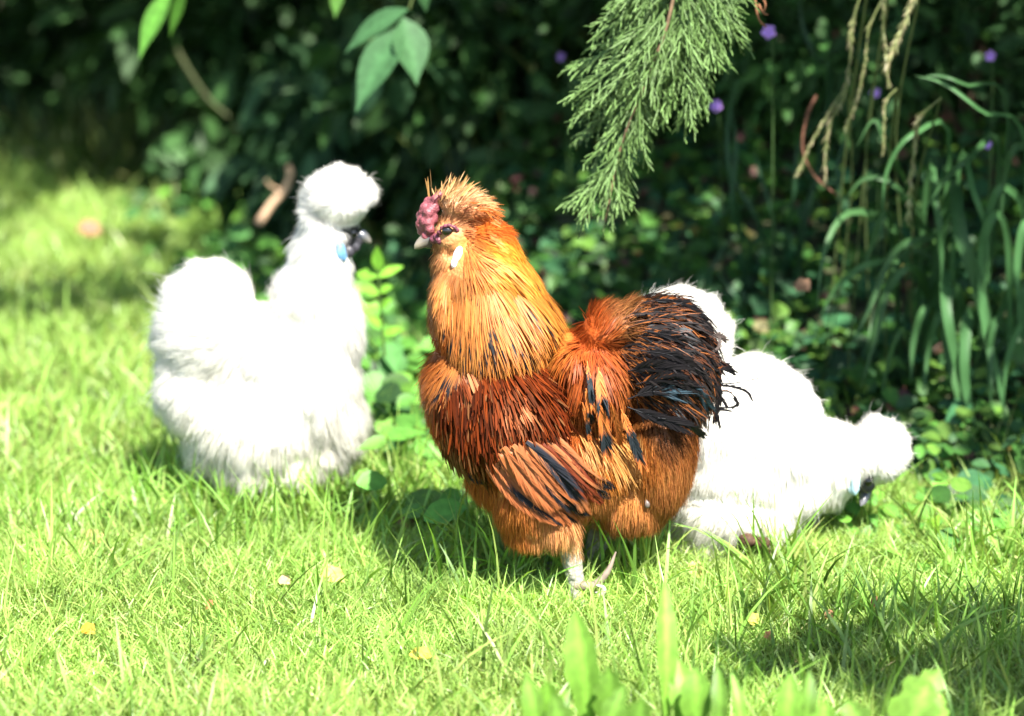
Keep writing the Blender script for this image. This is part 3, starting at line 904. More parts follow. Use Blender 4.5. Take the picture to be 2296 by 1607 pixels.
for i, (ct, off, wd, sch) in enumerate(FL):
    def cf(t, x, s=sch):
        if s == 'k': return BLK * 2.0 if abs(x + .15) < .75 and t < .93 else OR2
        if s == 'ob': return BLK if (x > .35 and t > .45) else OR
        if s == 'tip': return BLK if t > .84 else (OR2 if x < 0 else RUST)
        if s == 'r': return RUST
        if s == 'o2': return OR2
        return OR * (1.0 + .12 * x)
    b = Bag()
    off = .012 + (off - .012) * .6
    big_feather(b, ct, off - .001, wd * PXM * .9, cf, seed=i, split=.03)
    b2 = Bag(); barb_feather(b2, ct, off + .0006, wd * PXM, cf, n=950, seed=i, root=.03, sp=(.26, .40), bw=(.0005, .0010))
    b.add(np.concatenate(b2.v), np.concatenate(b2.q), np.concatenate(b2.c))
    b.build("flight_feather", M_feather, wing)
pts, nr = sample(me, 40000)
px, py = unP(pts, RY)
k = poly_in(px, py, [(990, 890), (1015, 845), (1050, 815), (1110, 808), (1235, 795), (1245, 900), (1228, 955), (1200, 975), (1130, 1010), (1095, 1035), (1040, 1010), (1005, 950)]) & (nr[:, 1] < -0.1)
pts, nr, px, py = [a[k][:7000] for a in (pts, nr, px, py)]
n = len(px)
f = np.stack([np.interp(px, [1000, 1240], [.12, .30]), np.ones(n)], -1); fl = flow3(nr, f)
RB = np.array([(0.062, 0.011, 0.003), (0.09, 0.015, 0.004), (0.04, 0.008, 0.003), (0.13, 0.024, 0.005)])
c = RB[rng.integers(0, 4, n)] * rng.normal(1, .2, (n, 1)).clip(.5, 1.6)
tan = (rng.random(n) < .08 + .5 * ((np.hypot(px - 1040, (py - 960) * .8) < 30))) 
c[tan] = np.array([.15, .06, .022]) * rng.uniform(.6, 1.2, (tan.sum(), 1))
order = np.argsort(-py)
off = .004 + .010 * (1 - (py - py.min()) / (np.ptp(py)))
bag = Bag()
ribbons(bag, pts + nr * (off + rng.uniform(0, .004, n))[:, None], unit(fl * .93 + nr * .06 + rng.normal(size=(n, 3)) * .08), unit(nr + np.cross(fl, nr) * rng.normal(0, .25, (n, 1))),
        rng.uniform(.020, .040, n), rng.uniform(.0012, .003, n), PROF_BROAD, bend=rng.uniform(.1, .5, n), bend_dir=unit(fl - nr * .4), fold=-.2, cols=3, col=c[:, None, None, :] * np.array([1, .8, 1.15])[None, None, :, None], wob=.03, soft=nr)
bag.build("wing_coverts", M_covert, wing)

# -- tail
tail = empty("tail", tuple(RP(1400, 780)))
tail.parent = rooster; tail.matrix_parent_inverse = rooster.matrix_basis.inverted()
pts, nr = sample(me, 60000)
px, py = unP(pts, RY)
k = poly_in(px, py, [(1400, 700), (1470, 655), (1560, 680), (1610, 760), (1620, 880), (1570, 910), (1500, 880), (1430, 880), (1392, 830), (1400, 760)])
pts, nr, px, py = [a[k][:7000] for a in (pts, nr, px, py)]
n = len(px)
T_FLOW = [(1400, 700, .8, -.35), (1470, 670, 1, 0), (1550, 700, .9, .5), (1600, 780, .5, .9), (1450, 760, .95, .15), (1520, 780, .85, .45), (1430, 840, .9, .25), (1500, 860, .8, .5), (1580, 880, .4, .9),
          (1420, 900, .5, .85), (1500, 920, .5, .85)]
f = guide(px, py, T_FLOW) + rng.normal(0, .2, (n, 2)); fl = flow3(nr, f)
L = rng.uniform(30, 80, n) * PXM; w = rng.uniform(.0007, .0028, n)
rowsT = 7
colr = np.empty((n, rowsT, 5, 3)); colr[:] = np.array([.011, .0085, .008])
colr *= rng.uniform(.6, 1.8, (n, 1, 1, 1))
br = rng.random(n) < .30
colr[br, :, 0] = np.array(rc(150, 78, 30)); colr[br & (rng.random(n) < .6), :, 4] = np.array(rc(165, 88, 36))
al = rng.random(n) < .14 + .40 * (px < 1440) + .25 * (py > 845)
colr[al] = np.array(rc(150, 85, 36)); w[al] *= .4
bag = Bag()
ribbons(bag, pts + nr * rng.uniform(.002, .012, (n, 1)), unit(fl * .85 + nr * .24 + rng.normal(size=(n, 3)) * .1), unit(nr + np.cross(fl, nr) * rng.normal(0, .45, (n, 1))), L, w, PROF_BROAD,
        bend=rng.uniform(.3, 1.3, n), bend_dir=unit(fl * .5 - nr * .5 + np.array([[0, 0, -.6]])), fold=-.1, cols=5, col=colr, wob=.05, soft=nr)
bag.build("tail_coverts", M_tail, tail)
# curved sickles and the curled tips that reach past the outline
SK = [([(1440, 670), (1500, 664), (1560, 690), (1592, 750)], 16), ([(1470, 668), (1540, 680), (1590, 740), (1604, 820)], 18), ([(1500, 690), (1570, 730), (1600, 800), (1606, 880)], 16), ([(1520, 720), (1585, 790), (1606, 860), (1600, 930)], 18),
      ([(1560, 760), (1600, 745), (1618, 752)], 12), ([(1570, 800), (1612, 806), (1640, 824)], 14), ([(1560, 830), (1605, 815), (1632, 822)], 12), ([(1580, 860), (1640, 858), (1668, 868), (1682, 886)], 6), ([(1580, 850), (1650, 862), (1675, 872)], 4),
      ([(1570, 880), (1625, 868), (1648, 890), (1640, 905)], 5), ([(1560, 900), (1610, 905), (1648, 900), (1642, 885)], 5), ([(1570, 910), (1600, 908), (1635, 912)], 5), ([(1565, 900), (1598, 915), (1610, 945)], 7), ([(1575, 870), (1608, 880), (1625, 900)], 8),
      ([(1590, 850), (1640, 850), (1700, 838)], 2), ([(1555, 790), (1602, 770), (1610, 740)], 8), ([(1400, 862), (1455, 846), (1520, 862), (1560, 900)], 34), ([(1402, 806), (1445, 794), (1500, 800)], 34), ([(1420, 832), (1474, 818), (1540, 840)], 30),
      ([(1400, 880), (1460, 900), (1510, 915)], 30), ([(1430, 760), (1500, 770), (1560, 810)], 24), ([(1440, 720), (1510, 735), (1570, 780)], 22), ([(1500, 820), (1550, 845), (1580, 890)], 26), ([(1465, 900), (1520, 912), (1570, 955)], 20)]
for i, (ct, wd) in enumerate(SK):
    b = Bag()
    def cf(t, x, i=i):
        if i in (4, 15) : return np.array([.06, .045, .04])
        k = np.array([.009, .0078, .0085])
        if i % 3 == 0 and x < -.6: return np.array(rc(150, 80, 32))
        if i in (16, 22) and abs(x) < .7 and t > .55: return np.array([.03, .05, .065])  # bluish sheen put into the colour of two feathers
        return k
    barb_feather(b, ct, .012 + .0006 * i if i > 15 else .004, wd * PXM, cf, n=40 + wd * 9, seed=40 + i)
    b.build("tail_feather", M_tail, tail)
# orange saddle feathers with rounded black ends
for i, (ct, wd, dark) in enumerate((([(1335, 790), (1342, 850), (1352, 948)], 30, .42), ([(1330, 850), (1345, 910), (1354, 978)], 30, .5), ([(1312, 780), (1318, 830), (1322, 870)], 14, .2), ([(1308, 830), (1316, 880), (1326, 920)], 14, .45),
                                    ([(1385, 880), (1408, 940), (1428, 995)], 24, .3), ([(1300, 860), (1310, 900), (1316, 940)], 12, .5), ([(1362, 860), (1375, 910), (1385, 960)], 16, .9))):
    b = Bag()
    def cf(t, x, d=dark):
        if t > d + .3 * abs(x) and t < .97: return np.array([.013, .017, .02])
        return np.array(rc(200, 108, 45)) if abs(x) < .8 else np.array(rc(225, 150, 70))
    barb_feather(b, ct, .020 + .001 * i, wd * PXM, cf, n=60 + wd * 9, seed=80 + i, root=.05)
    b.build("spotted_feather", M_tail, saddle)

# -- comb, face, eye, beak, earlobe
def pebbles(name, blobs, col, parent, mat, dy=0.0, voxel=.0013, depth=1.0, seed=3):
    r2 = np.random.default_rng(seed); sh = []
    for bx, by, r, yy in blobs:
        c = RP(bx, by, yy)
        sh.append((c, np.array([r, r * depth, r]) * PXM, np.eye(3)))
        for _ in range(int(14 + 2 * r)):
            u = r2.normal(size=3); u[1] = -abs(u[1]) if yy <= 0 else u[1]; u = u / np.linalg.norm(u)
            rr = r2.uniform(1.8, 3.0) * PXM
            sh.append((c + u * np.array([r, r * depth, r]) * PXM * .88, np.array([rr] * 3), np.eye(3)))
    m = fuse(name, sh, voxel, 5, .5)
    v = len(m.vertices)
    set_cols(m, np.clip(np.asarray(col)[None] * r2.normal(1, .1, (v, 1)), 0, 1))
    return link(name, m, mat, parent)


pebbles("comb", [(987, 437, 10, -.004), (975, 446, 9, -.008), (961, 452, 11, .0), (953, 466, 12, -.004), (946, 484, 13, .002), (944, 503, 13, -.003), (947, 518, 12, -.003), (955, 497, 14, -.010), (960, 478, 12, -.012), (955, 532, 10, -.010), (964, 515, 11, -.014), (966, 490, 17, -.006), (972, 466, 15, -.006), (956, 508, 16, -.006), (966, 528, 13, -.008), (950, 476, 11, -.004), (947, 494, 12, -.005), (951, 512, 12, -.006), (968, 452, 11, -.004), (960, 500, 14, -.012)],
        (0.17, 0.048, 0.058), rooster, M_comb)
pebbles("face_skin", [(972, 538, 10, -.017), (985, 540, 9, -.024), (998, 507, 4, -.033), (1008, 506, 4, -.034), (1018, 510, 4, -.034), (1025, 516, 4, -.033), (990, 512, 4, -.031), (984, 522, 5, -.028), (978, 530, 6, -.022)],
        (0.11, 0.03, 0.045), rooster, M_comb, seed=5)
ball("eye", RP(1003, 519, -.0325), (.0062, .0036, .0052), np.eye(3), (.006, .005, .004), M_eye, rooster)
beak_mesh(RP(968, 537, -.006), RP(929, 551, -.010), (0, 0, -1), .0092, (.05, .048, .05), (.26, .22, .16)).build("beak", M_beak, rooster)
ear = fuse("earlobe", [(RP(1026, 572, -.036), np.array([10 * PXM, .005, 21 * PXM]), ell(0, 0, 1, 1, 20, 1, RY)[2]), (RP(1018, 592, -.036), np.array([8 * PXM, .005, 12 * PXM]), np.eye(3))], .0015, 4)
set_cols(ear, np.tile([.78, .78, .80], (len(ear.vertices), 1)))
tag(link("earlobe", ear, M_skin, rooster))

# -- spurs and claws
b = Bag()
sp = smooth_path([RP(1292, 1312, -.062), RP(1330, 1314, -.070), RP(1362, 1283, -.072), RP(1381, 1238, -.07)], 16)
cs = np.array([.22, .17, .14])[None] * (0.7 + .5 * rng.random((16, 1)))
tube(b, sp, np.interp(np.linspace(0, 1, 16), [0, .1, .6, 1], [.0075, .0062, .0042, .0009]), cs, 10)
b.build("spur", M_beak, rooster)
b = Bag()
tube(b, smooth_path([RP(1330, 1338, -.068), RP(1350, 1330, -.072), RP(1352, 1318, -.074), RP(1337, 1313, -.076)], 12), np.linspace(.006, .0012, 12), (.36, .34, .30), 8)
b.build("claw", M_beak, rooster)
cl = fuse("dropping", [(RP(1455, 1150, -.105), np.array([.0035, .003, .0045]), np.eye(3)), (RP(1452, 1143, -.104), np.array([.002, .002, .003]), np.eye(3))], .0012, 1)
cl_y = front_y(bvh, RP(1455, 1150)) or RY - .08
cl.transform(Matrix.Translation((0, cl_y - .020 - (RY - .105), 0)))
set_cols(cl, np.tile([.10, .08, .07], (len(cl.vertices), 1)))
link("dirt_clump", cl, M_skin, rooster)

# ------------------------------------------------------------------ silkie hens
WHITE = np.array([.80, .79, .755]); SHADED_WHITE = np.array([.76, .74, .66])


def silkie(name, y0, shapes, flow, label, skinzone, n=150000, crest_c=(0, 0), crest_r=90, extra=()):
    sh = [ell(*a, y0=y0) if len(a) == 6 else ell(*a[:6], y0=y0, dy=a[6]) for a in shapes] + list(extra)
    m = fuse(name, sh, .0042, 22)
    v, nrm, _ = mesh_arrays(m)
    vx, vy = unP(v, y0)
    cols = np.tile(WHITE * .97, (len(v), 1))
    zone = poly_in(vx, vy, skinzone)
    cols[zone] = (.03, .028, .034)
    cols[v[:, 2] < .028] = (.22, .23, .27)
    set_cols(m, cols)
    o = link(name, m, M_skin)
    tag(o, label, "hen", "white silkie hens on the lawn")
    p, nr = sample(m, n)
    px, py = unP(p, y0)
    k = ~poly_in(px, py, skinzone) & (p[:, 2] > .02)
    p, nr, px, py = p[k], nr[k], px[k], py[k]
    f = guide(px, py, flow)
    pxm = float(np.linalg.norm(P(1001, 800, y0) - P(1000, 800, y0)))
    L = f[:, 2] * pxm * rng.uniform(.6, 1.2, len(px))
    fl = flow3(nr, f[:, :2])
    cr = np.hypot(px - crest_c[0], py - crest_c[1]) < crest_r
    L = L * np.where(cr, (.75 + .6 * noise2(px, py, 1 / 16.0)) * np.clip(1.1 + nr[:, 2], .75, 1.1), .75 + .5 * noise2(px, py, 1 / 22.0))
    lift = np.where(cr, .72 * np.clip(.95 + nr[:, 2], .4, 1), np.clip(f[:, 3] * 1.0, 0, 1))
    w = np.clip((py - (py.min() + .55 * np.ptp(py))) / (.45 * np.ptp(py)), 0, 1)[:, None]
    c = (WHITE * (1 - w) + SHADED_WHITE * w) * rng.normal(1, .04, (len(px), 1))  # underparts turn creamier: their shade is put into the down's colour
    for nm, z, kk in (("crest", cr, 900), ("plumage", ~cr, 5000)):
        b = Bag()
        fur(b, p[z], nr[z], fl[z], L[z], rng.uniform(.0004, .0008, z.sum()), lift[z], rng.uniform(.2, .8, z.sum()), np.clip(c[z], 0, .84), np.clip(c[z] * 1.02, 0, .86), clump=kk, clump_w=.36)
        b.build(nm, M_white_down, o)
    # stray long wisps
    b = Bag()
    s = rng.choice(np.arange(len(px)), 2600, replace=False)
    fur(b, p[s], nr[s], fl[s], L[s] * rng.uniform(1.1, 1.7, len(s)), np.full(len(s), .0007), np.clip(lift[s] + .1, 0, .8), rng.uniform(.5, 1.4, len(s)), np.tile(WHITE, (len(s), 1)), np.tile(WHITE, (len(s), 1)), wob=.12)
    b.build("wisps", M_white_down, o)
    return o, m


HY = 3.15
def HP(px, py, dy=0.0): return P(px, py, HY + dy)
legs = limb([HP(640, 1060, -.05), HP(640, 1110, -.05), HP(640, 1150, -.05)], [.034, .019, .013], 10) + limb([HP(560, 1060, .04), HP(558, 1110, .04), HP(556, 1140, .04)], [.034, .019, .013], 10)
for f0 in (HP(640, 1150, -.05), HP(556, 1140, .04)):
    f0[2] = .012
    for dx, dy in ((.05, -.03), (.055, 0), (.04, .03), (-.03, 0)):
        legs += limb([f0, f0 + np.array([dx * .5, dy * .5, .003]), f0 + np.array([dx, dy, -.004])], [.008, .0065, .005], 8)
hen, hme = silkie("silkie_hen", HY, (
    (598, 930, 192, 140, 0, .115), (715, 860, 92, 170, 0, .105), (474, 742, 106, 148, 4, .095), (430, 850, 60, 120, -6, .085), (712, 650, 70, 150, 16, .068), (763, 447, 70, 62, 0, .058),
    (772, 520, 34, 42, 0, .030), (740, 540, 45, 60, 15, .045), (500, 980, 76, 80, 0, .085), (660, 1015, 100, 72, 0, .10), (762, 700, 42, 120, -12, .07), (622, 775, 62, 92, -20, .08), (670, 640, 48, 82, 27, .065), (714, 498, 34, 48, 0, .045), (786, 533, 22, 18, 10, .018),
    (612, 800, 70, 100, 0, .09), (716, 560, 58, 95, 24, .058), (765, 930, 46, 95, 0, .085), (720, 985, 70, 84, 0, .088), (452, 862, 84, 100, 0, .098), (590, 1010, 140, 74, 0, .105)),
    [(765, 390, 0, -1, 24, .7), (700, 430, -1, -.3, 26, .7), (835, 450, 1, .1, 24, .6), (800, 500, .5, .9, 22, .4), (720, 510, -.5, .8, 36, .3), (760, 580, .2, 1, 32, .2), (660, 600, -.4, 1, 42, .2), (720, 650, 0, 1, 45, .18),
     (790, 680, .25, 1, 38, .2), (820, 800, .2, 1, 45, .2), (720, 820, 0, 1, 55, .18), (600, 650, -.2, -.2, 36, .3), (540, 590, .3, -.8, 36, .35), (470, 575, -.3, -.9, 42, .35), (400, 640, -.8, -.5, 55, .35), (355, 740, -1, .25, 62, .35),
     (480, 720, -.5, -.1, 55, .25), (370, 880, -.7, .8, 58, .35), (450, 880, -.4, .8, 58, .25), (600, 880, -.2, .9, 58, .22), (560, 1000, -.15, 1, 58, .25), (400, 1000, -.4, 1, 52, .35), (480, 1070, -.1, 1, 48, .35), (660, 1050, .05, 1, 52, .3),
     (780, 950, .45, .9, 52, .32), (770, 1050, .35, 1, 50, .35), (600, 1100, 0, 1, 40, .35)],
    "white fluffy crested hen standing upright left of the rooster", [(772, 505), (800, 500), (820, 515), (835, 535), (820, 560), (795, 570), (775, 575), (772, 540)], crest_c=(765, 440), crest_r=78, extra=legs)
beak_mesh(HP(808, 529, -.004), HP(831, 541, -.008), (.15, 0, -1), .0080, (.035, .045, .065), (.14, .13, .10)).build("beak", M_beak, hen)
hb = BVHTree.FromPolygons([tuple(v.co) for v in hme.vertices], [tuple(p.vertices) for p in hme.polygons])
def skin_at(b, q, off):
    y = front_y(b, q)
    return np.array([q[0], (y if y is not None else q[1]) - off, q[2]])
ball("eye", skin_at(hb, HP(794, 519), -.0005), (.0058, .0035, .0062), np.eye(3), (.004, .004, .004), M_eye, hen)
lb = fuse("earlobe", [(skin_at(hb, HP(768, 553), .004), np.array([.0075, .006, .012]), np.eye(3)), (skin_at(hb, HP(773, 564), .004), np.array([.006, .006, .008]), np.eye(3))], .0015, 3)
set_cols(lb, np.tile([.10, .23, .38], (len(lb.vertices), 1)))
link("earlobe", lb, M_skin, hen)
wt = fuse("wattle", [(skin_at(hb, HP(792, 552), -.001), np.array([.010, .006, .009]), np.eye(3)), (skin_at(hb, HP(783, 560), -.001), np.array([.008, .006, .009]), np.eye(3)), (skin_at(hb, HP(800, 535), -.004), np.array([.012, .006, .010]), np.eye(3))], .0015, 3)
set_cols(wt, np.tile([.035, .034, .042], (len(wt.vertices), 1)))
link("face_skin", wt, M_skin, hen)

KY = 2.95
def KP(px, py, dy=0.0): return P(px, py, KY + dy)
legs = limb([KP(1622, 1150, -.06), KP(1634, 1220, -.08), KP(1642, 1272, -.10)], [.045, .030, .018], 14) + limb([KP(1560, 1150, .02), KP(1562, 1210, .02), KP(1560, 1246, .02)], [.04, .02, .012], 12)
for f0 in (KP(1642, 1280, -.10), KP(1560, 1250, .02)):
    f0[2] = .010
    for dx, dy in ((.05, -.03), (.055, 0), (.04, .03), (-.03, 0)):
        legs += limb([f0, f0 + np.array([dx * .5, dy * .5, .003]), f0 + np.array([dx, dy, -.004])], [.009, .0065, .005], 8)
hen2, kme = silkie("silkie_hen", KY, (
    (1525, 770, 105, 112, 0, .090), (1625, 960, 200, 140, 28, .112), (1745, 985, 108, 150, -14, .105), (1690, 880, 80, 70, 20, .085), (1858, 1030, 85, 78, 10, .070), (1968, 1016, 58, 68, 0, .052), (1925, 1050, 40, 50, 0, .036), (1930, 1075, 16, 24, 0, .020),
    (1590, 1090, 125, 90, 0, .085), (1530, 1160, 86, 66, 0, .060), (1640, 1030, 185, 118, 18, .120), (1630, 1105, 165, 92, 12, .116, -.008), (1600, 1162, 118, 70, 8, .098, -.012), (1690, 1120, 120, 82, -16, .104, -.012), (1840, 1075, 80, 62, -18, .065), (1650, 1150, 75, 60, 0, .075, -.02),
    (1570, 1140, 110, 72, 8, .068), (1690, 1110, 130, 88, -18, .092), (1645, 1165, 95, 66, 0, .070, -.03), (1490, 1000, 120, 160, 0, .09), (1630, 1085, 165, 100, 12, .106), (1755, 1075, 115, 85, -22, .100), (1560, 1160, 100, 60, 8, .062), (1590, 1180, 95, 55, 8, .058), (1640, 1226, 32, 52, 0, .04, -.05)),
    [(1520, 640, .2, -1, 34, .5), (1600, 670, .7, -.8, 38, .5), (1650, 740, 1, -.3, 36, .5), (1560, 780, .3, .4, 50, .25), (1700, 795, .4, -.8, 32, .45), (1760, 810, .6, -.7, 36, .45), (1830, 870, .8, -.4, 30, .4), (1870, 930, .7, -.4, 26, .4),
     (1700, 900, .2, .8, 50, .2), (1760, 980, .1, 1, 55, .18), (1860, 1010, .2, .9, 40, .18), (1640, 1000, -.2, 1, 55, .2), (1968, 935, 0, -1, 24, .7), (2030, 1000, 1, -.05, 24, .7), (2010, 1070, .8, .6, 28, .6), (1900, 960, -.6, -.7, 22, .5),
     (1960, 1070, .3, 1, 26, .4), (1900, 1060, -.2, 1, 26, .2), (1880, 1120, .25, 1, 36, .28), (1780, 1150, .2, 1, 48, .28), (1700, 1180, -.1, 1, 58, .25), (1600, 1150, -.5, .9, 62, .2), (1500, 1180, -.5, .9, 55, .3), (1640, 1230, .1, 1, 40, .25), (1560, 1210, -.2, 1, 44, .25)],
    "white fluffy crested hen bending to peck behind the rooster's tail", [(1915, 1078), (1922, 1050), (1936, 1045), (1950, 1070), (1955, 1100), (1935, 1110), (1915, 1095)], crest_c=(1970, 1012), crest_r=72, extra=legs)
kb = BVHTree.FromPolygons([tuple(v.co) for v in kme.vertices], [tuple(p.vertices) for p in kme.polygons])
beak_mesh(skin_at(kb, KP(1936, 1086), -.016), KP(1941, 1134, -.030), (-1, 0, -.1), .0098, (.035, .045, .065), (.13, .13, .14)).build("beak", M_beak, hen2)
ball("eye", skin_at(kb, KP(1937, 1063), .006), (.0048, .0035, .0052), np.eye(3), (.004, .004, .004), M_eye, hen2)
wt = fuse("face_skin", [(skin_at(kb, KP(1938, 1052), .0), np.array([.006, .005, .014]), np.eye(3)), (skin_at(kb, KP(1936, 1078), .0), np.array([.011, .007, .010]), np.eye(3))], .0015, 3)
set_cols(wt, np.tile([.04, .036, .045], (len(wt.vertices), 1)))
link("face_skin", wt, M_skin, hen2)
lb = fuse("earlobe", [(skin_at(kb, KP(1902, 1050), .008), np.array([.006, .005, .020]), np.eye(3)), (skin_at(kb, KP(1899, 1068), .009), np.array([.008, .006, .009]), np.eye(3))], .0015, 3)
set_cols(lb, np.tile([.30, .45, .52], (len(lb.vertices), 1)))
link("earlobe", lb, M_skin, hen2)

# ------------------------------------------------------------------ trees overhead (crowns cast the dappled shade)
SHX = np.array([-3.0, -1.6, -1.0, -0.62, -0.42, -0.2, 0.05, 0.35, 0.7, 1.5, 3])
SHY = np.array([6.4, 6.2, 6.0, 5.5, 4.8, 4.05, 3.5, 3.30, 3.2, 3.15, 3.1])
SX, SYY = SUN[0] / SUN[2], SUN[1] / SUN[2]


def shade_wanted(gx, gy):
    s = gy - np.interp(gx, SHX, SHY)
    d = np.clip(s / 0.12, 0, 1)
    holes = noise2(gx + 20, gy + 11, 3.2) * 0.6 + noise2(gx + 3, gy + 31, 7.5) * 0.4
    d = d * np.where(holes > 0.76 + .3 * (gx < -.35) - 0.10 * np.clip(1 - s, 0, 1), 0.12, 1.0)
    # loose shade at the far left
    m = (gx < -.35) & (gy > 4.4) & (gy < 6.4)
    d = np.where(m & (noise2(gx + 13, gy + 2, 3.0) > .50), np.maximum(d, .5), d)
    # light that reaches the seed heads
    d = d * np.where(((gx - .30) / .22) ** 2 + ((gy - 3.72) / .15) ** 2 < 1, .05, 1.0)
    # the bough that shades the grass at the lower right
    e = ((gx - 0.50) / 0.36) ** 2 + ((gy - 2.50 + 0.10 * (gx - .5)) / 0.20) ** 2
    n2 = noise2(gx + 7, gy + 2, 6.0)
    d = np.maximum(d, np.where(e < 1.25, np.clip((1.25 - e) * 2.5, 0, 1) * np.where(n2 > .62, .15, .8), 0))
    return d


def crown_points(n, x0, x1, y0, y1, z0, z1):
    gx_ = rng.uniform(x0, x1, n); gy_ = rng.uniform(y0, y1, n)
    z = z0 + (z1 - z0) * rng.random(n) ** 1.2
    p = np.stack([gx_ + SX * z, gy_ + SYY * z, z], -1)
    low = CAM_H - 0.0626 * p[:, 1] + 0.14 + 0.05 * noise2(p[:, 0], p[:, 1], 4)
    k = (rng.random(n) < shade_wanted(gx_, gy_)) & ((p[:, 2] > low) | (p[:, 1] < 0.3)) & (np.hypot(p[:, 0], p[:, 1]) > 0.8)
    return p[k]


def tree(name, label, pts, trunk_xy, height, lo, hi, col):
    tz = float(terrain(np.array([trunk_xy[0]]), np.array([trunk_xy[1]]))[0])
    root = empty(name, (trunk_xy[0], trunk_xy[1], tz))
    tag(root, label, "tree", "trees overhanging the lawn")
    n = len(pts)
    b = Bag()
    L = rng.uniform(lo, hi, n)
    d = unit(rand_unit(n) * .9 + np.array([[0, -.1, -.35]]))
    nn = unit(np.cross(d, rand_unit(n)) + np.array([[0, 0, .8]]))
    v = rng.normal(1, .25, (n, 1, 1, 1)).clip(.4, 1.7)
    ribbons(b, pts, d, nn, L, L * .5, np.array([.15, .9, .8, .05]), bend=.5, cols=2, col=np.asarray(col) * v)
    b.build("crown", M_dark_leaf, root)
    s = Bag()
    top = np.array([trunk_xy[0], trunk_xy[1], height])
    tube(s, smooth_path([(trunk_xy[0], trunk_xy[1], tz - .1), (trunk_xy[0] + .04, trunk_xy[1], height * .5), top], 10), np.linspace(.11, .05, 10), (.06, .045, .03), 10)
    for j in rng.choice(n, 26, replace=False):
        e = pts[j]; h0 = np.array([trunk_xy[0] + .02, trunk_xy[1], rng.uniform(.8, 1.0) * max(height - .5, 1.1)])
        tube(s, smooth_path([h0, (h0 + e) / 2 + np.array([0, 0, .35]), e], 9), np.linspace(.025, .004, 9), (.055, .04, .025), 6)
    s.build("trunk", M_wood, root)
    return root


cp = crown_points(200000, -3.2, 2.6, 2.0, 9.5, 0.62, 2.1)
cp = cp[:52000]
rt = cp[:, 0] > 0.25
tree("broadleaf_tree", "tree whose leafy boughs overhang the right of the lawn from above", cp[rt], (2.4, 3.9), 2.6, .06, .12, (.04, .10, .02))
tree("broadleaf_tree", "tree whose leafy boughs overhang the dark bank from above", cp[~rt], (-2.6, 8.2), 3.0, .06, .12, (.035, .09, .02))

# hanging leafy sprigs that dip into the picture
def sprig(label, y, stem, leaves, col, group="leafy sprigs hanging into view"):
    st = P(np.array([a for a, _ in stem]), np.array([b for _, b in stem]), y)
    root = empty("leafy_sprig", tuple(st[0]))
    tag(root, label, "sprig", group)
    b = Bag(); tube(b, smooth_path(st, 10), np.linspace(.004, .0018, 10), (.07, .10, .03)); b.build("stem", M_wood, root)
    for (bx, by, tx, ty, w, dy, tilt) in leaves:
        a = P(bx, by, y); e = P(tx, ty, y + dy)
        v = e - a; ln = np.linalg.norm(v)
        nn = unit(np.array([tilt, -.8, .6]))
        b = Bag(); n = 9
        prof = np.array([.06, .55, .88, 1.0, .95, .78, .5, .22, .02])
        c = np.tile(np.asarray(col) * rng.uniform(.85, 1.2), (1, n, 5, 1)); c[:, :, 2] *= 1.35
        s = np.linalg.norm(P(bx + 1, by, y) - a)
        ribbons(b, a[None], (v + np.array([0, 0, .25 * ln]))[None], nn[None], ln * 1.03, w * s, prof, bend=.55, fold=.22, cols=5, col=c)
        b.build("leaf", M_leaf, root)
    return root


sprig("pair of bright drooping leaves hanging at the top left", 3.9, [(420, -160), (400, -80), (385, -20)], [(385, -20, 318, 132, 62, -.02, -.5), (410, -30, 384, 82, 34, .02, .7)], (.075, .20, .03))
sprig("single small pale leaf tip hanging at the top edge", 3.9, [(775, -140), (765, -80), (758, -40)], [(758, -40, 752, 40, 32, 0, .2)], (.085, .20, .04))
sprig("dark cluster of three pointed leaves hanging above the rooster", 3.7, [(960, -160), (940, -60), (918, 20)], [(915, 22, 778, 124, 58, .03, -.4), (905, 60, 806, 250, 92, -.03, -.3), (905, 40, 932, 188, 88, -.02, .3), (940, -50, 955, 28, 50, .03, .4)], (.042, .110, .042))
sprig("shaded sprig of drooping leaves behind the dark cluster", 4.6, [(820, 60), (850, 130), (880, 180)], [(880, 180, 900, 260, 80, .02, .3), (860, 160, 800, 270, 80, .02, -.3), (960, 150, 1060, 260, 60, .1, .2)], (.032, .08, .034))

# ------------------------------------------------------------------ conifer branch
CY = 3.05
con = empty("conifer_branch", tuple(P(1520, -120, CY)))
tag(con, "feathery green conifer branch hanging down above the rooster's tail", "branch")
fol, wood = Bag(), Bag()
CG = np.array([.085, .15, .042])


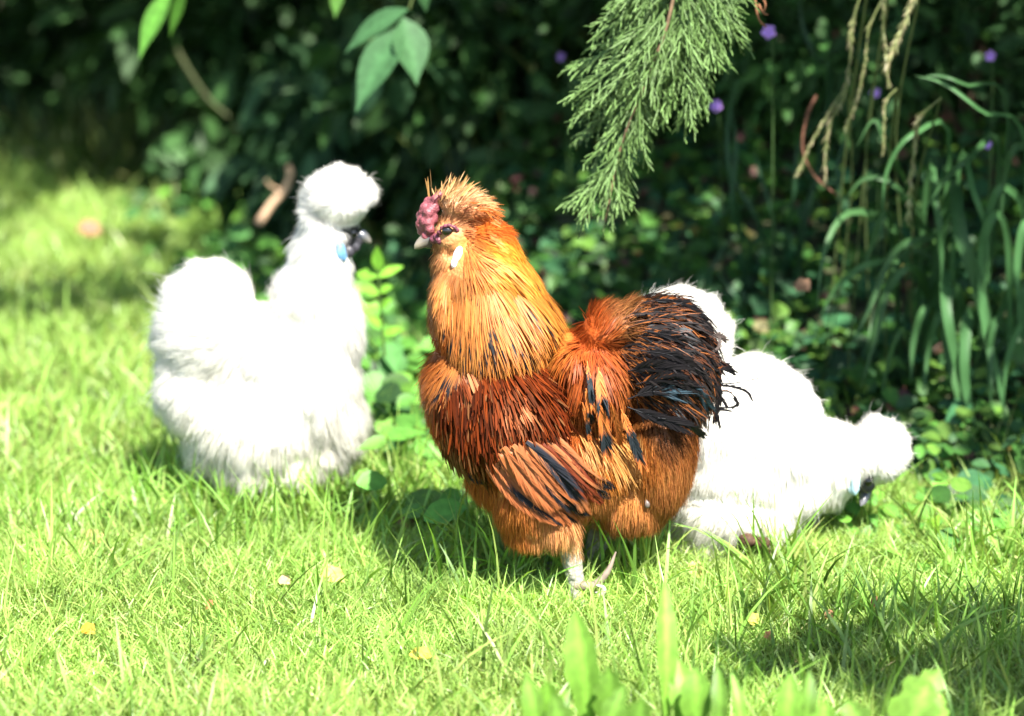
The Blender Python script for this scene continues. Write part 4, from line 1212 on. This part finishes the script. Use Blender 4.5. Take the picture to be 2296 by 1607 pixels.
def twig(p0, ang, ln, dep, level, green):
    """A drooping branchlet in picture units; level 0 is the finest."""
    n = 7
    pts = [(p0[0], p0[1])]; a = ang; x_, y_ = p0
    cur = random.uniform(-.25, .25)
    for i in range(n - 1):
        x_ += math.cos(a) * ln / (n - 1); y_ += math.sin(a) * ln / (n - 1)
        a += cur / n + (math.pi / 2 - a) * .05
        pts.append((x_, y_))
    pp = np.array([P(q[0], q[1], CY) for q in pts]); pp[:, 1] += dep + np.linspace(0, random.uniform(-.02, .02), n)
    t = np.linspace(0, 1, n)
    rad = (np.where(np.arange(n) % 2 == 0, 1.15, .8) * np.interp(t, [0, .85, 1], [1, .9, .45])) * (.00085 if level == 0 else .0011)
    col = green * (1 + .35 * t[:, None]) * random.uniform(.75, 1.25)
    tube(fol, pp, rad, col, 6)
    if level > 0:
        k = max(3, int(ln / 11))
        for i in range(k):
            u = (i + .6) / k
            j = min(int(u * (n - 1)), n - 2); fr = u * (n - 1) - j
            q = (pts[j][0] * (1 - fr) + pts[j + 1][0] * fr, pts[j][1] * (1 - fr) + pts[j + 1][1] * fr)
            sgn = 1 if i % 2 else -1
            loc = math.atan2(pts[j + 1][1] - pts[j][1], pts[j + 1][0] - pts[j][0])
            twig(q, loc + sgn * random.uniform(.22, .5), ln * random.uniform(.32, .55) * (1.15 - .6 * u), dep + random.uniform(-.012, .012), level - 1, green)


AX = [[(1520, -80), (1490, 60), (1440, 190), (1390, 320), (1355, 490)], [(1500, -60), (1420, 20), (1360, 75)], [(1500, -20), (1420, 80), (1300, 165)], [(1490, 20), (1400, 130), (1285, 215)], [(1480, 60), (1400, 170), (1290, 268)],
      [(1470, 100), (1400, 220), (1310, 318)], [(1450, 150), (1410, 250), (1330, 350)], [(1510, 20), (1490, 130), (1470, 265)], [(1530, 0), (1520, 120), (1500, 240)], [(1540, -20), (1545, 110), (1535, 285)], [(1550, -30), (1570, 90), (1572, 255)],
      [(1560, -50), (1610, 0), (1655, 95)], [(1560, -40), (1590, 50), (1600, 130)], [(1430, 200), (1430, 280), (1425, 330)], [(1390, 320), (1380, 390), (1395, 440)], [(1385, 330), (1340, 400), (1300, 445)], [(1460, 120), (1450, 220), (1445, 300)],
      [(1500, -60), (1440, -20), (1390, 20)], [(1520, -60), (1530, 40), (1545, 150)]]
for i, a in enumerate(AX):
    path = smooth_path([(x_, y_, 0) for x_, y_ in a], 24)
    dep = random.uniform(-.05, .05)
    if i == 0: dep = -.03
    pw = P(path[:, 0], path[:, 1], CY); pw[:, 1] += dep
    ln = np.sum(np.linalg.norm(np.diff(path[:, :2], axis=0), axis=1))
    tube(wood if i == 0 else fol, pw, np.linspace(.0028 if i == 0 else .002, .0012, 24), (.13, .085, .05) if i == 0 else CG * .9)
    g = CG * random.uniform(.75, 1.2)
    k = int(ln / 15)
    for j in range(k):
        u = (j + 1) / (k + 1)
        if i == 0 and u < .25: continue
        m = min(int(u * 23), 22); q = path[m]; loc = math.atan2(path[m + 1][1] - q[1], path[m + 1][0] - q[0])
        sgn = 1 if j % 2 else -1
        twig(q[:2], loc + sgn * random.uniform(.18, .55), random.uniform(60, 125) * (1.1 - .55 * u), dep + random.uniform(-.02, .02), 1, g * (1 + .15 * u))
    twig(path[-1][:2], math.atan2(*(path[-1] - path[-2])[[1, 0]]), 30, dep, 1, g)
fol.build("foliage", M_conifer, con)
tube(wood, smooth_path([P(1520, -80, CY) + np.array([0, -.03, 0]), P(1560, -220, CY + .15), P(1700, -420, CY + .5)], 10), np.linspace(.004, .012, 10), (.12, .08, .05))
wood.build("stem", M_wood, con)
b = Bag()
for ct in ([(1690, -20), (1700, 40), (1718, 62)], [(1700, 10), (1712, 30), (1722, 34)], [(1705, -10), (1716, 10), (1712, 30)]):
    tube(b, smooth_path([P(x_, y_, CY + .05) for x_, y_ in ct], 10), np.linspace(.0018, .0009, 10), (.20, .09, .045))
dead = b.build("dead_twig", M_wood)
tag(dead, "small reddish brown dead twig curling beside the conifer branch", "twig")

# ------------------------------------------------------------------ tall grass clumps on the right
def rooted(first, y):
    """Where a blade that passes a picture point comes out of the bank behind it."""
    q = P(first[0], first[1], y)
    yy = y + .16
    return np.array([q[0] + rng.uniform(-.03, .05), yy, float(terrain(np.array([q[0]]), np.array([yy]))[0])])


def grass_clump(label, y, blades, heads=(), col=(.036, .092, .030)):
    b0 = blades[0]
    base = P(b0[0][0][0], b0[0][0][1], y)
    root = empty("tall_grass_clump", tuple(base))
    tag(root, label, "grass clump", "tall grass clumps on the bank")
    bag = Bag()
    for ct, w in blades:
        pts = smooth_path([rooted(ct[0], y)] + [P(a, b, y + dy) for a, b, dy in [(q + (0,))[:3] for q in ct]], 18)
        s = np.linalg.norm(P(1001, 500, y) - P(1000, 500, y))
        tg = unit(np.gradient(pts, axis=0)); tw = rng.uniform(-.5, .5)
        side = unit(np.cross(tg, np.array([[tw, -1.0, .3]]))); up = np.cross(side, tg)
        pr = np.interp(np.linspace(0, 1, 18), [0, .4, .75, 1], [.6, 1, .8, .03]) * w * s * .5
        v = np.stack([pts - side * pr[:, None] + up * pr[:, None] * .35, pts, pts + side * pr[:, None] + up * pr[:, None] * .35], 1)
        idx = np.arange(18 * 3).reshape(18, 3)
        q = np.stack([idx[:-1, :-1], idx[:-1, 1:], idx[1:, 1:], idx[1:, :-1]], -1).reshape(-1, 4)
        c = np.tile(np.asarray(col) * rng.uniform(.7, 1.35), (18 * 3, 1)); c[1::3] *= 1.2
        bag.add(v.reshape(-1, 3), q, c)
    bag.build("blades", M_reed, root)
    for ct, w in heads:
        hb_ = Bag()
        pts = smooth_path([P(a, b, y - .05) for a, b in ct], 40)
        tube(hb_, pts, np.linspace(.0014, .0008, 40), (.20, .24, .09))
        tube(hb_, smooth_path([rooted(ct[0], y), (rooted(ct[0], y) + pts[0]) / 2 + np.array([0, .03, .06]), pts[0]], 10), .0014, (.10, .14, .05))
        tg = unit(np.gradient(pts, axis=0)); s = np.linalg.norm(P(1001, 300, y) - P(1000, 300, y))
        k = 130
        t = rng.uniform(.18, 1, k); j = np.minimum((t * 39).astype(int), 38)
        bp = pts[j] + (pts[j + 1] - pts[j]) * ((t * 39) - j)[:, None]
        d = unit(tg[j] + rand_unit(k) * .42)
        cc = np.array([.30, .33, .15]) * rng.uniform(.7, 1.3, (k, 1)); pale = rng.random(k) < .4; cc[pale] = np.array([.38, .33, .20])
        ribbons(hb_, bp, d, rand_unit(k), w * s * rng.uniform(1.3, 2.5, k), w * s * .27, np.array([.3, 1, .8, .1]), cols=2, col=cc[:, None, None, :])
        hb_.build("seed_head", M_grass, root)
    return root


def arch(bx, by, tx, ty, rise, w, back=0.0):
    mx = bx + (tx - bx) * .45
    return ([(bx, by, .05), (bx + (tx - bx) * .18, by - rise * .75, .02), (mx, min(by, ty) - rise * .95 if rise > 0 else (by + ty) / 2, back), (bx + (tx - bx) * .85, ty - (ty - by) * .35 if ty > by else ty, back - .03), (tx, ty, back - .05)], w)


grass_clump("arching dark green grass clump behind the pecking hen's crest", 3.42, [
    ([(2080, 640, .1), (1990, 500, .05), (1900, 480), (1850, 560, -.05), (1830, 700, -.08)], 17), ([(2120, 620, .1), (2040, 560, .05), (1990, 640), (1960, 760, -.03), (1930, 870, -.05)], 24),
    ([(2090, 700, .1), (2040, 600), (1970, 690), (1940, 800, -.05)], 20), ([(2070, 610, .1), (1960, 590), (1880, 640), (1830, 730)], 16), ([(2120, 560, .1), (2060, 540), (2000, 570), (1950, 690, -.02), (1900, 790, -.04)], 18),
    ([(2110, 760, .1), (2080, 690), (2050, 760), (2042, 860, -.02)], 22), ([(2130, 760, .1), (2110, 700), (2080, 790), (2070, 900, -.02)], 20), ([(2000, 560, .08), (1985, 480), (1950, 560), (1920, 660)], 18),
    ([(2150, 700, .1), (2130, 640), (2120, 760), (2150, 890, -.02), (2160, 960)], 28), ([(2040, 800, .1), (2020, 740), (1990, 820), (1970, 930)], 14),
    ([(2090, 560, .1), (2020, 430), (1940, 400), (1880, 470)], 14), ([(2060, 520, .1), (1990, 330), (1960, 270), (1920, 330)], 12)],
    heads=[([(1950, -60), (1915, 40), (1898, 190), (1858, 290), (1848, 400)], 11), ([(2000, -40), (1950, 60), (1938, 150), (1915, 240), (1895, 290)], 8), ([(1900, 190), (1860, 250), (1815, 330), (1788, 392)], 8)])
grass_clump("broad bladed grass clump hanging at the right edge", 3.36, [
    ([(2130, 420, .1), (2150, 520), (2190, 640), (2215, 760), (2225, 880, -.03)], 34), ([(2110, 600, .08), (2120, 700), (2140, 800), (2170, 930)], 30), ([(2170, 700, .05), (2160, 790), (2165, 880), (2190, 970)], 30),
    ([(2260, 560, .1), (2230, 480), (2200, 560), (2205, 720), (2240, 860), (2260, 990)], 24), ([(2296, 520, .1), (2250, 420), (2215, 480), (2190, 600)], 20), ([(2330, 400, .1), (2280, 330), (2250, 400), (2245, 520)], 20),
    ([(2340, 560, .05), (2300, 500), (2280, 600), (2290, 740)], 22), ([(2240, 340, .1), (2170, 360), (2120, 400), (2070, 480)], 16), ([(2300, 330, .1), (2200, 250), (2120, 190), (2050, 170)], 9), ([(2350, 620, .05), (2310, 640), (2290, 700), (2300, 820)], 24),
    ([(2150, 360, .1), (2180, 430), (2210, 520), (2215, 640)], 18), ([(2080, 380, .1), (2100, 480), (2110, 560), (2110, 640)], 18), ([(2250, 760, .1), (2230, 720), (2215, 820), (2225, 930)], 20), ([(2350, 760), (2300, 720), (2260, 800), (2250, 900)], 18),
    ([(2130, 330, .1), (2050, 300), (1990, 380), (1975, 520)], 12), ([(2260, 260, .1), (2160, 190), (2100, 170), (2060, 178)], 8)],
    heads=[([(2110, 220), (2062, 270), (2046, 370), (2036, 495)], 12), ([(2070, -60), (2048, 0), (2012, 90), (1990, 140)], 13), ([(1995, -60), (1980, 20), (1985, 110), (1992, 190)], 9), ([(2010, 200), (1986, 230), (1982, 290), (1980, 342)], 7)], col=(.036, .095, .032))
grass_clump("thin grass clump rising behind the conifer branch", 3.75, [
    ([(1660, 520, .1), (1640, 420), (1630, 300), (1650, 180)], 12), ([(1680, 560, .1), (1640, 480), (1650, 340), (1640, 240)], 12), ([(1720, 600, .1), (1700, 500), (1660, 430), (1640, 380)], 12), ([(1760, 560, .1), (1780, 440), (1790, 330), (1850, 250)], 11),
    ([(1800, 640, .1), (1790, 540), (1830, 400), (1890, 300)], 12), ([(1900, 600, .1), (1890, 480), (1880, 360), (1930, 240)], 12), ([(1740, 560, .1), (1730, 480), (1700, 380), (1690, 330)], 10), ([(1860, 200, .1), (1830, 130), (1800, 60), (1790, -40)], 14),
    ([(1680, 760, .1), (1660, 680), (1630, 640), (1600, 600)], 10), ([(1560, 760, .1), (1580, 640), (1620, 560), (1660, 500)], 10)], col=(.022, .06, .027))
b = Bag()
tube(b, smooth_path([P(x_, y_, 3.5) for x_, y_ in ((1830, 215), (1806, 270), (1800, 340), (1830, 400), (1880, 440))], 16), np.linspace(.0024, .0014, 16), (.12, .055, .035))
tag(b.build("dry_stalk", M_wood), "curved reddish brown dry stem between conifer branch and seed heads", "stem")

# ------------------------------------------------------------------ purple flowers
for px_, py_, y, r, lab in ((1723, 72, 3.5, 17, "purple flower beside the dead twig, largest of the blooms"), (1605, 238, 3.8, 14, "purple flower just right of the conifer branch"), (1962, 209, 3.7, 12, "purple flower among the drooping seed heads"),
                            (2220, 126, 3.6, 13, "purple flower near the top right corner, upper of two"), (2212, 323, 3.6, 12, "purple flower below another near the right edge"), (1257, 128, 4.4, 9, "faint purple flower left of the conifer branch")):
    c = P(px_, py_, y); s = np.linalg.norm(P(px_ + 1, py_, y) - c) * r
    root = empty("purple_flower", tuple(c)); tag(root, lab, "flower", "purple flowers on the bank")
    b = Bag(); ang = np.linspace(0, 2 * np.pi, 5, endpoint=False) + rng.random()
    d = np.stack([np.cos(ang), np.full(5, -.25), np.sin(ang)], -1)
    ribbons(b, np.tile(c, (5, 1)), d, np.tile([[0, -1, .35]], (5, 1)), s, s * .95, np.array([.2, .8, 1, .85, .3]), bend=.4, bend_dir=np.array([[0, .6, -.2]]), cols=3, fold=.15, col=np.array([.50, .28, .80]) * rng.uniform(.85, 1.15, (5, 1, 1, 1)))
    b.build("petals", M_petal, root)
    b = Bag(); zt = float(terrain(np.array([c[0]]), np.array([y + .03]))[0])
    tube(b, smooth_path([c + np.array([0, .004, 0]), c + np.array([.01, .02, -.06]), (c[0] + .02, y + .04, max(min(zt, c[2] - .1), 0))], 8), .0012, (.05, .10, .03))
    b.build("stem", M_leaf, root)

# ------------------------------------------------------------------ seedlings, twig, fallen leaves, clod
def seedling(label, y, stem, leaves, col):
    st = P(np.array([a for a, _ in stem]), np.array([b for _, b in stem]), y)
    root = empty("seedling", tuple(st[0])); tag(root, label, "seedling", "young leafy seedlings")
    b = Bag(); tube(b, smooth_path(st, 12), np.linspace(.0025, .0012, 12), (.07, .13, .03)); b.build("stem", M_leaf, root)
    for bx, by, tx, ty, w in leaves:
        a = P(bx, by, y); e = P(tx, ty, y + rng.uniform(-.02, .02)); s = np.linalg.norm(P(bx + 1, by, y) - a)
        b = Bag(); ln = np.linalg.norm(e - a)
        c = np.tile(np.asarray(col) * rng.uniform(.85, 1.2), (1, 6, 3, 1)); c[:, :, 1] *= 1.2
        ribbons(b, a[None], (e - a)[None], unit(np.array([[rng.uniform(-.3, .3), -.75, .65]])), ln, w * s, np.array([.1, .75, 1, .9, .55, .04]), bend=.3, fold=.2, cols=3, col=c)
        b.build("leaf", M_leaf, root)


seedling("bright green seedling growing between the standing hen and the rooster", 3.5, [(862, 800), (855, 700), (848, 600)], [(849, 610, 846, 552, 30), (848, 622, 798, 608, 30), (849, 622, 902, 592, 26), (850, 660, 806, 640, 30), (851, 655, 880, 640, 24), (854, 690, 800, 672, 28),
          (854, 690, 880, 668, 24), (857, 730, 826, 712, 26), (858, 750, 905, 735, 26)], (.13, .30, .03))
seedling("tiny yellow green seedling in front of the bank beside the pecking hen", 2.97, [(2082, 1225), (2084, 1200)], [(2084, 1200, 2062, 1190, 22), (2084, 1198, 2078, 1160, 24), (2085, 1198, 2106, 1152, 22), (2083, 1212, 2056, 1206, 22)], (.15, .30, .03))
b = Bag()
tube(b, smooth_path([P(x_, y_, 4.8) for x_, y_ in ((580, 502), (612, 455), (640, 425), (652, 390), (645, 372))], 16), np.linspace(.008, .006, 16), (.5, .34, .22), 8)
tube(b, smooth_path([P(x_, y_, 4.8) for x_, y_ in ((632, 430), (610, 420), (596, 405))], 8), np.linspace(.004, .002, 8), (.28, .19, .12), 6)
tag(b.build("dry_twig", M_wood), "pale brown dry twig standing behind the left hen's back", "twig")
b = Bag()
tube(b, smooth_path([P(x_, y_, 5.4) for x_, y_ in ((395, 110), (430, 170), (470, 225), (512, 262))], 14), np.linspace(.006, .004, 14), (.05, .06, .025), 7)
tag(b.build("bare_cane", M_wood), "slanting bare stem in the dark shade at the upper left", "stem")

FALL = [(215, 1238, 55, 34, (.42, .26, .10), "tan fallen leaf lying in the grass at the far left"), (990, 1115, 50, 20, (.09, .045, .025), "dark brown fallen leaf in the shade between left hen and rooster"),
        (915, 1203, 48, 26, (.22, .12, .06), "light brown fallen leaf in the shade left of the rooster's feet"), (748, 1322, 62, 34, (.50, .34, .10), "pale yellow fallen leaf below the standing hen"), (640, 1336, 34, 20, (.46, .30, .16), "small cream fallen leaf left of the pale yellow one"),
        (1560, 1312, 42, 34, (.46, .36, .13), "pale yellow rounded leaf below the pecking hen's leg"), (200, 1447, 40, 24, (.52, .24, .02), "orange yellow fallen leaf near the lower left"), (470, 1395, 18, 22, (.30, .10, .04), "small reddish brown leaf scrap in the lower left grass"),
        (1860, 1418, 30, 22, (.22, .10, .04), "brown curled leaf in the shaded grass at right"), (1960, 1388, 18, 24, (.30, .13, .05), "small orange brown leaf standing in the shaded grass"), (1690, 1425, 32, 26, (.42, .34, .06), "yellow fallen leaf in the shaded grass right of the broad leaves"),
        (950, 1502, 66, 26, (.50, .38, .05), "bright yellow fallen leaf at the bottom, left of the broad leaves"), (205, 570, 60, 34, (.26, .11, .07), "reddish brown leaf on the far lawn at left"), (1725, 1465, 26, 18, (.34, .16, .06), "small brown leaf scrap below the yellow leaf at right"),
        (1800, 640, 40, 34, (.24, .13, .07), "pinkish brown dead leaf on the bank beside the bright green leaves"), (2055, 1012, 60, 30, (.12, .05, .035), "dark brown dead leaf behind the pecking hen's crest")]
for px_, py_, w, h, col, lab in FALL:
    if py_ > 1050:
        p = G(px_, py_); p[2] = .020
    else:
        y = 6.0 if px_ < 400 else 3.3
        if px_ < 400: y = ground_y(py_)
        p = P(px_, py_, y); 
        if px_ < 400: p[2] = .06
    s = np.linalg.norm(P(px_ + 1, py_, p[1]) - P(px_, py_, p[1]))
    b = Bag(); n = 8
    a = rng.uniform(-.5, .5); d = np.array([math.cos(a), math.sin(a) * .7, .25])
    c = np.asarray(col) * rng.normal(1, .12, (1, n, 5, 1)); c = np.repeat(c, 1, 0)
    ribbons(b, (p - d / np.linalg.norm(d) * w * s * .5)[None], d[None], unit(np.array([[.1, -.75, .75]])), w * s * .95, h * s * 1.3, np.array([.1, .6, .95, .85, 1, .7, .4, .03]), bend=1.0, fold=.3, cols=5, col=c, wob=.08)
    o = b.build("fallen_leaf", M_dry)
    tag(o, lab, "leaf", "fallen leaves in the grass")
# earth clod by the pecking hen's foot
sh = []
c0 = G(1715, 1290) + np.array([0, .03, .018])
for _ in range(22):
    sh.append((c0 + rng.normal(0, 1, 3) * np.array([.02, .012, .010]), np.array([1, 1, .8]) * rng.uniform(.006, .014), np.eye(3)))
m = fuse("earth_clod", sh, .0018, 1)
set_cols(m, np.tile([.055, .030, .018], (len(m.vertices), 1)) * rng.uniform(.5, 1.5, (len(m.vertices), 1)))
tag(link("earth_clod", m, M_wood), "dark brown crumbly earth clod beside the pecking hen's leg", "clod")

# ------------------------------------------------------------------ broad-leaved weeds along the front
def weed(label, y, leaves, col=(.13, .27, .035), toothed=False):
    b0 = leaves[0]
    c = P(b0[0], 1560, y); root = empty("broad_leaved_weed", (c[0], y, 0)); tag(root, label, "weed", "broad leaved weeds at the front of the lawn")
    for (bx, tx, ty, w, dy, tooth) in leaves:
        a = np.array([P(bx, 1560, y)[0], y + dy * .3, .0]); e = P(tx, ty + (26 if ty > 1440 else 0), y + dy)
        n = 16; t = np.linspace(0, 1, n)
        mid = (a + e) / 2 + np.array([0, -.01, .02])
        pts = smooth_path([a, mid, e], n); s = np.linalg.norm(P(tx + 1, ty, y) - P(tx, ty, y))
        tg = unit(np.gradient(pts, axis=0)); side = unit(np.cross(tg, np.array([[rng.uniform(-.4, .4), -1, .5]]))); up = np.cross(side, tg)
        pr = np.interp(t, [0, .2, .35, .55, .75, .9, 1], [.12, .2, .65, 1, .85, .45, .03]) * w * s * .62
        pr = pr * (1 - (tooth + .12) * (np.arange(n) % 3 == 0))
        xs = np.array([-1, -.5, 0, .5, 1]); lift = np.array([.28, .1, 0, .1, .28])
        v = pts[:, None] + side[:, None] * (xs[None, :, None] * pr[:, None, None]) + up[:, None] * (lift[None, :, None] * pr[:, None, None])
        idx = np.arange(n * 5).reshape(n, 5); q = np.stack([idx[:-1, :-1], idx[:-1, 1:], idx[1:, 1:], idx[1:, :-1]], -1).reshape(-1, 4)
        cc = np.tile(np.asarray(col) * rng.uniform(.5, 1.1), (n, 5, 1)); cc[:, 2] *= 1.5; cc[::2, 1::2] *= .85; cc = cc.reshape(-1, 3)
        b = Bag(); b.add(v.reshape(-1, 3), q, cc); b.build("leaf", M_leaf, root)


weed("broad leaved weed with one tall pointed leaf in front of the rooster", 2.16, [(1500, 1490, 1296, 44, .05, 0), (1330, 1290, 1370, 70, .02, 0), (1560, 1560, 1470, 62, .0, 0), (1540, 1520, 1450, 54, .04, 0), (1240, 1225, 1500, 60, -.05, .2), (1380, 1365, 1470, 74, -.02, .25)])
weed("broad leaved weed at the bottom below the rooster's breast", 2.10, [(1220, 1180, 1485, 46, .0, 0), (1270, 1240, 1530, 66, -.02, .2), (1330, 1400, 1510, 54, .0, .2), (1420, 1440, 1540, 80, -.03, .25), (1200, 1275, 1520, 40, .02, 0)])
weed("pair of upright toothed leaves at the bottom, right of centre", 2.12, [(1760, 1772, 1484, 58, .0, .12), (1800, 1815, 1478, 42, .02, .1), (1620, 1610, 1470, 34, .03, 0), (1680, 1640, 1480, 26, .03, 0), (1840, 1850, 1545, 60, -.02, .2)])
weed("large toothed weed leaf leaning right at the lower right", 2.12, [(1960, 2110, 1475, 96, .02, .25), (2000, 2085, 1500, 90, -.02, .3), (1950, 1900, 1545, 70, .0, .3), (2060, 2110, 1530, 60, .03, .25)], col=(.16, .31, .05))
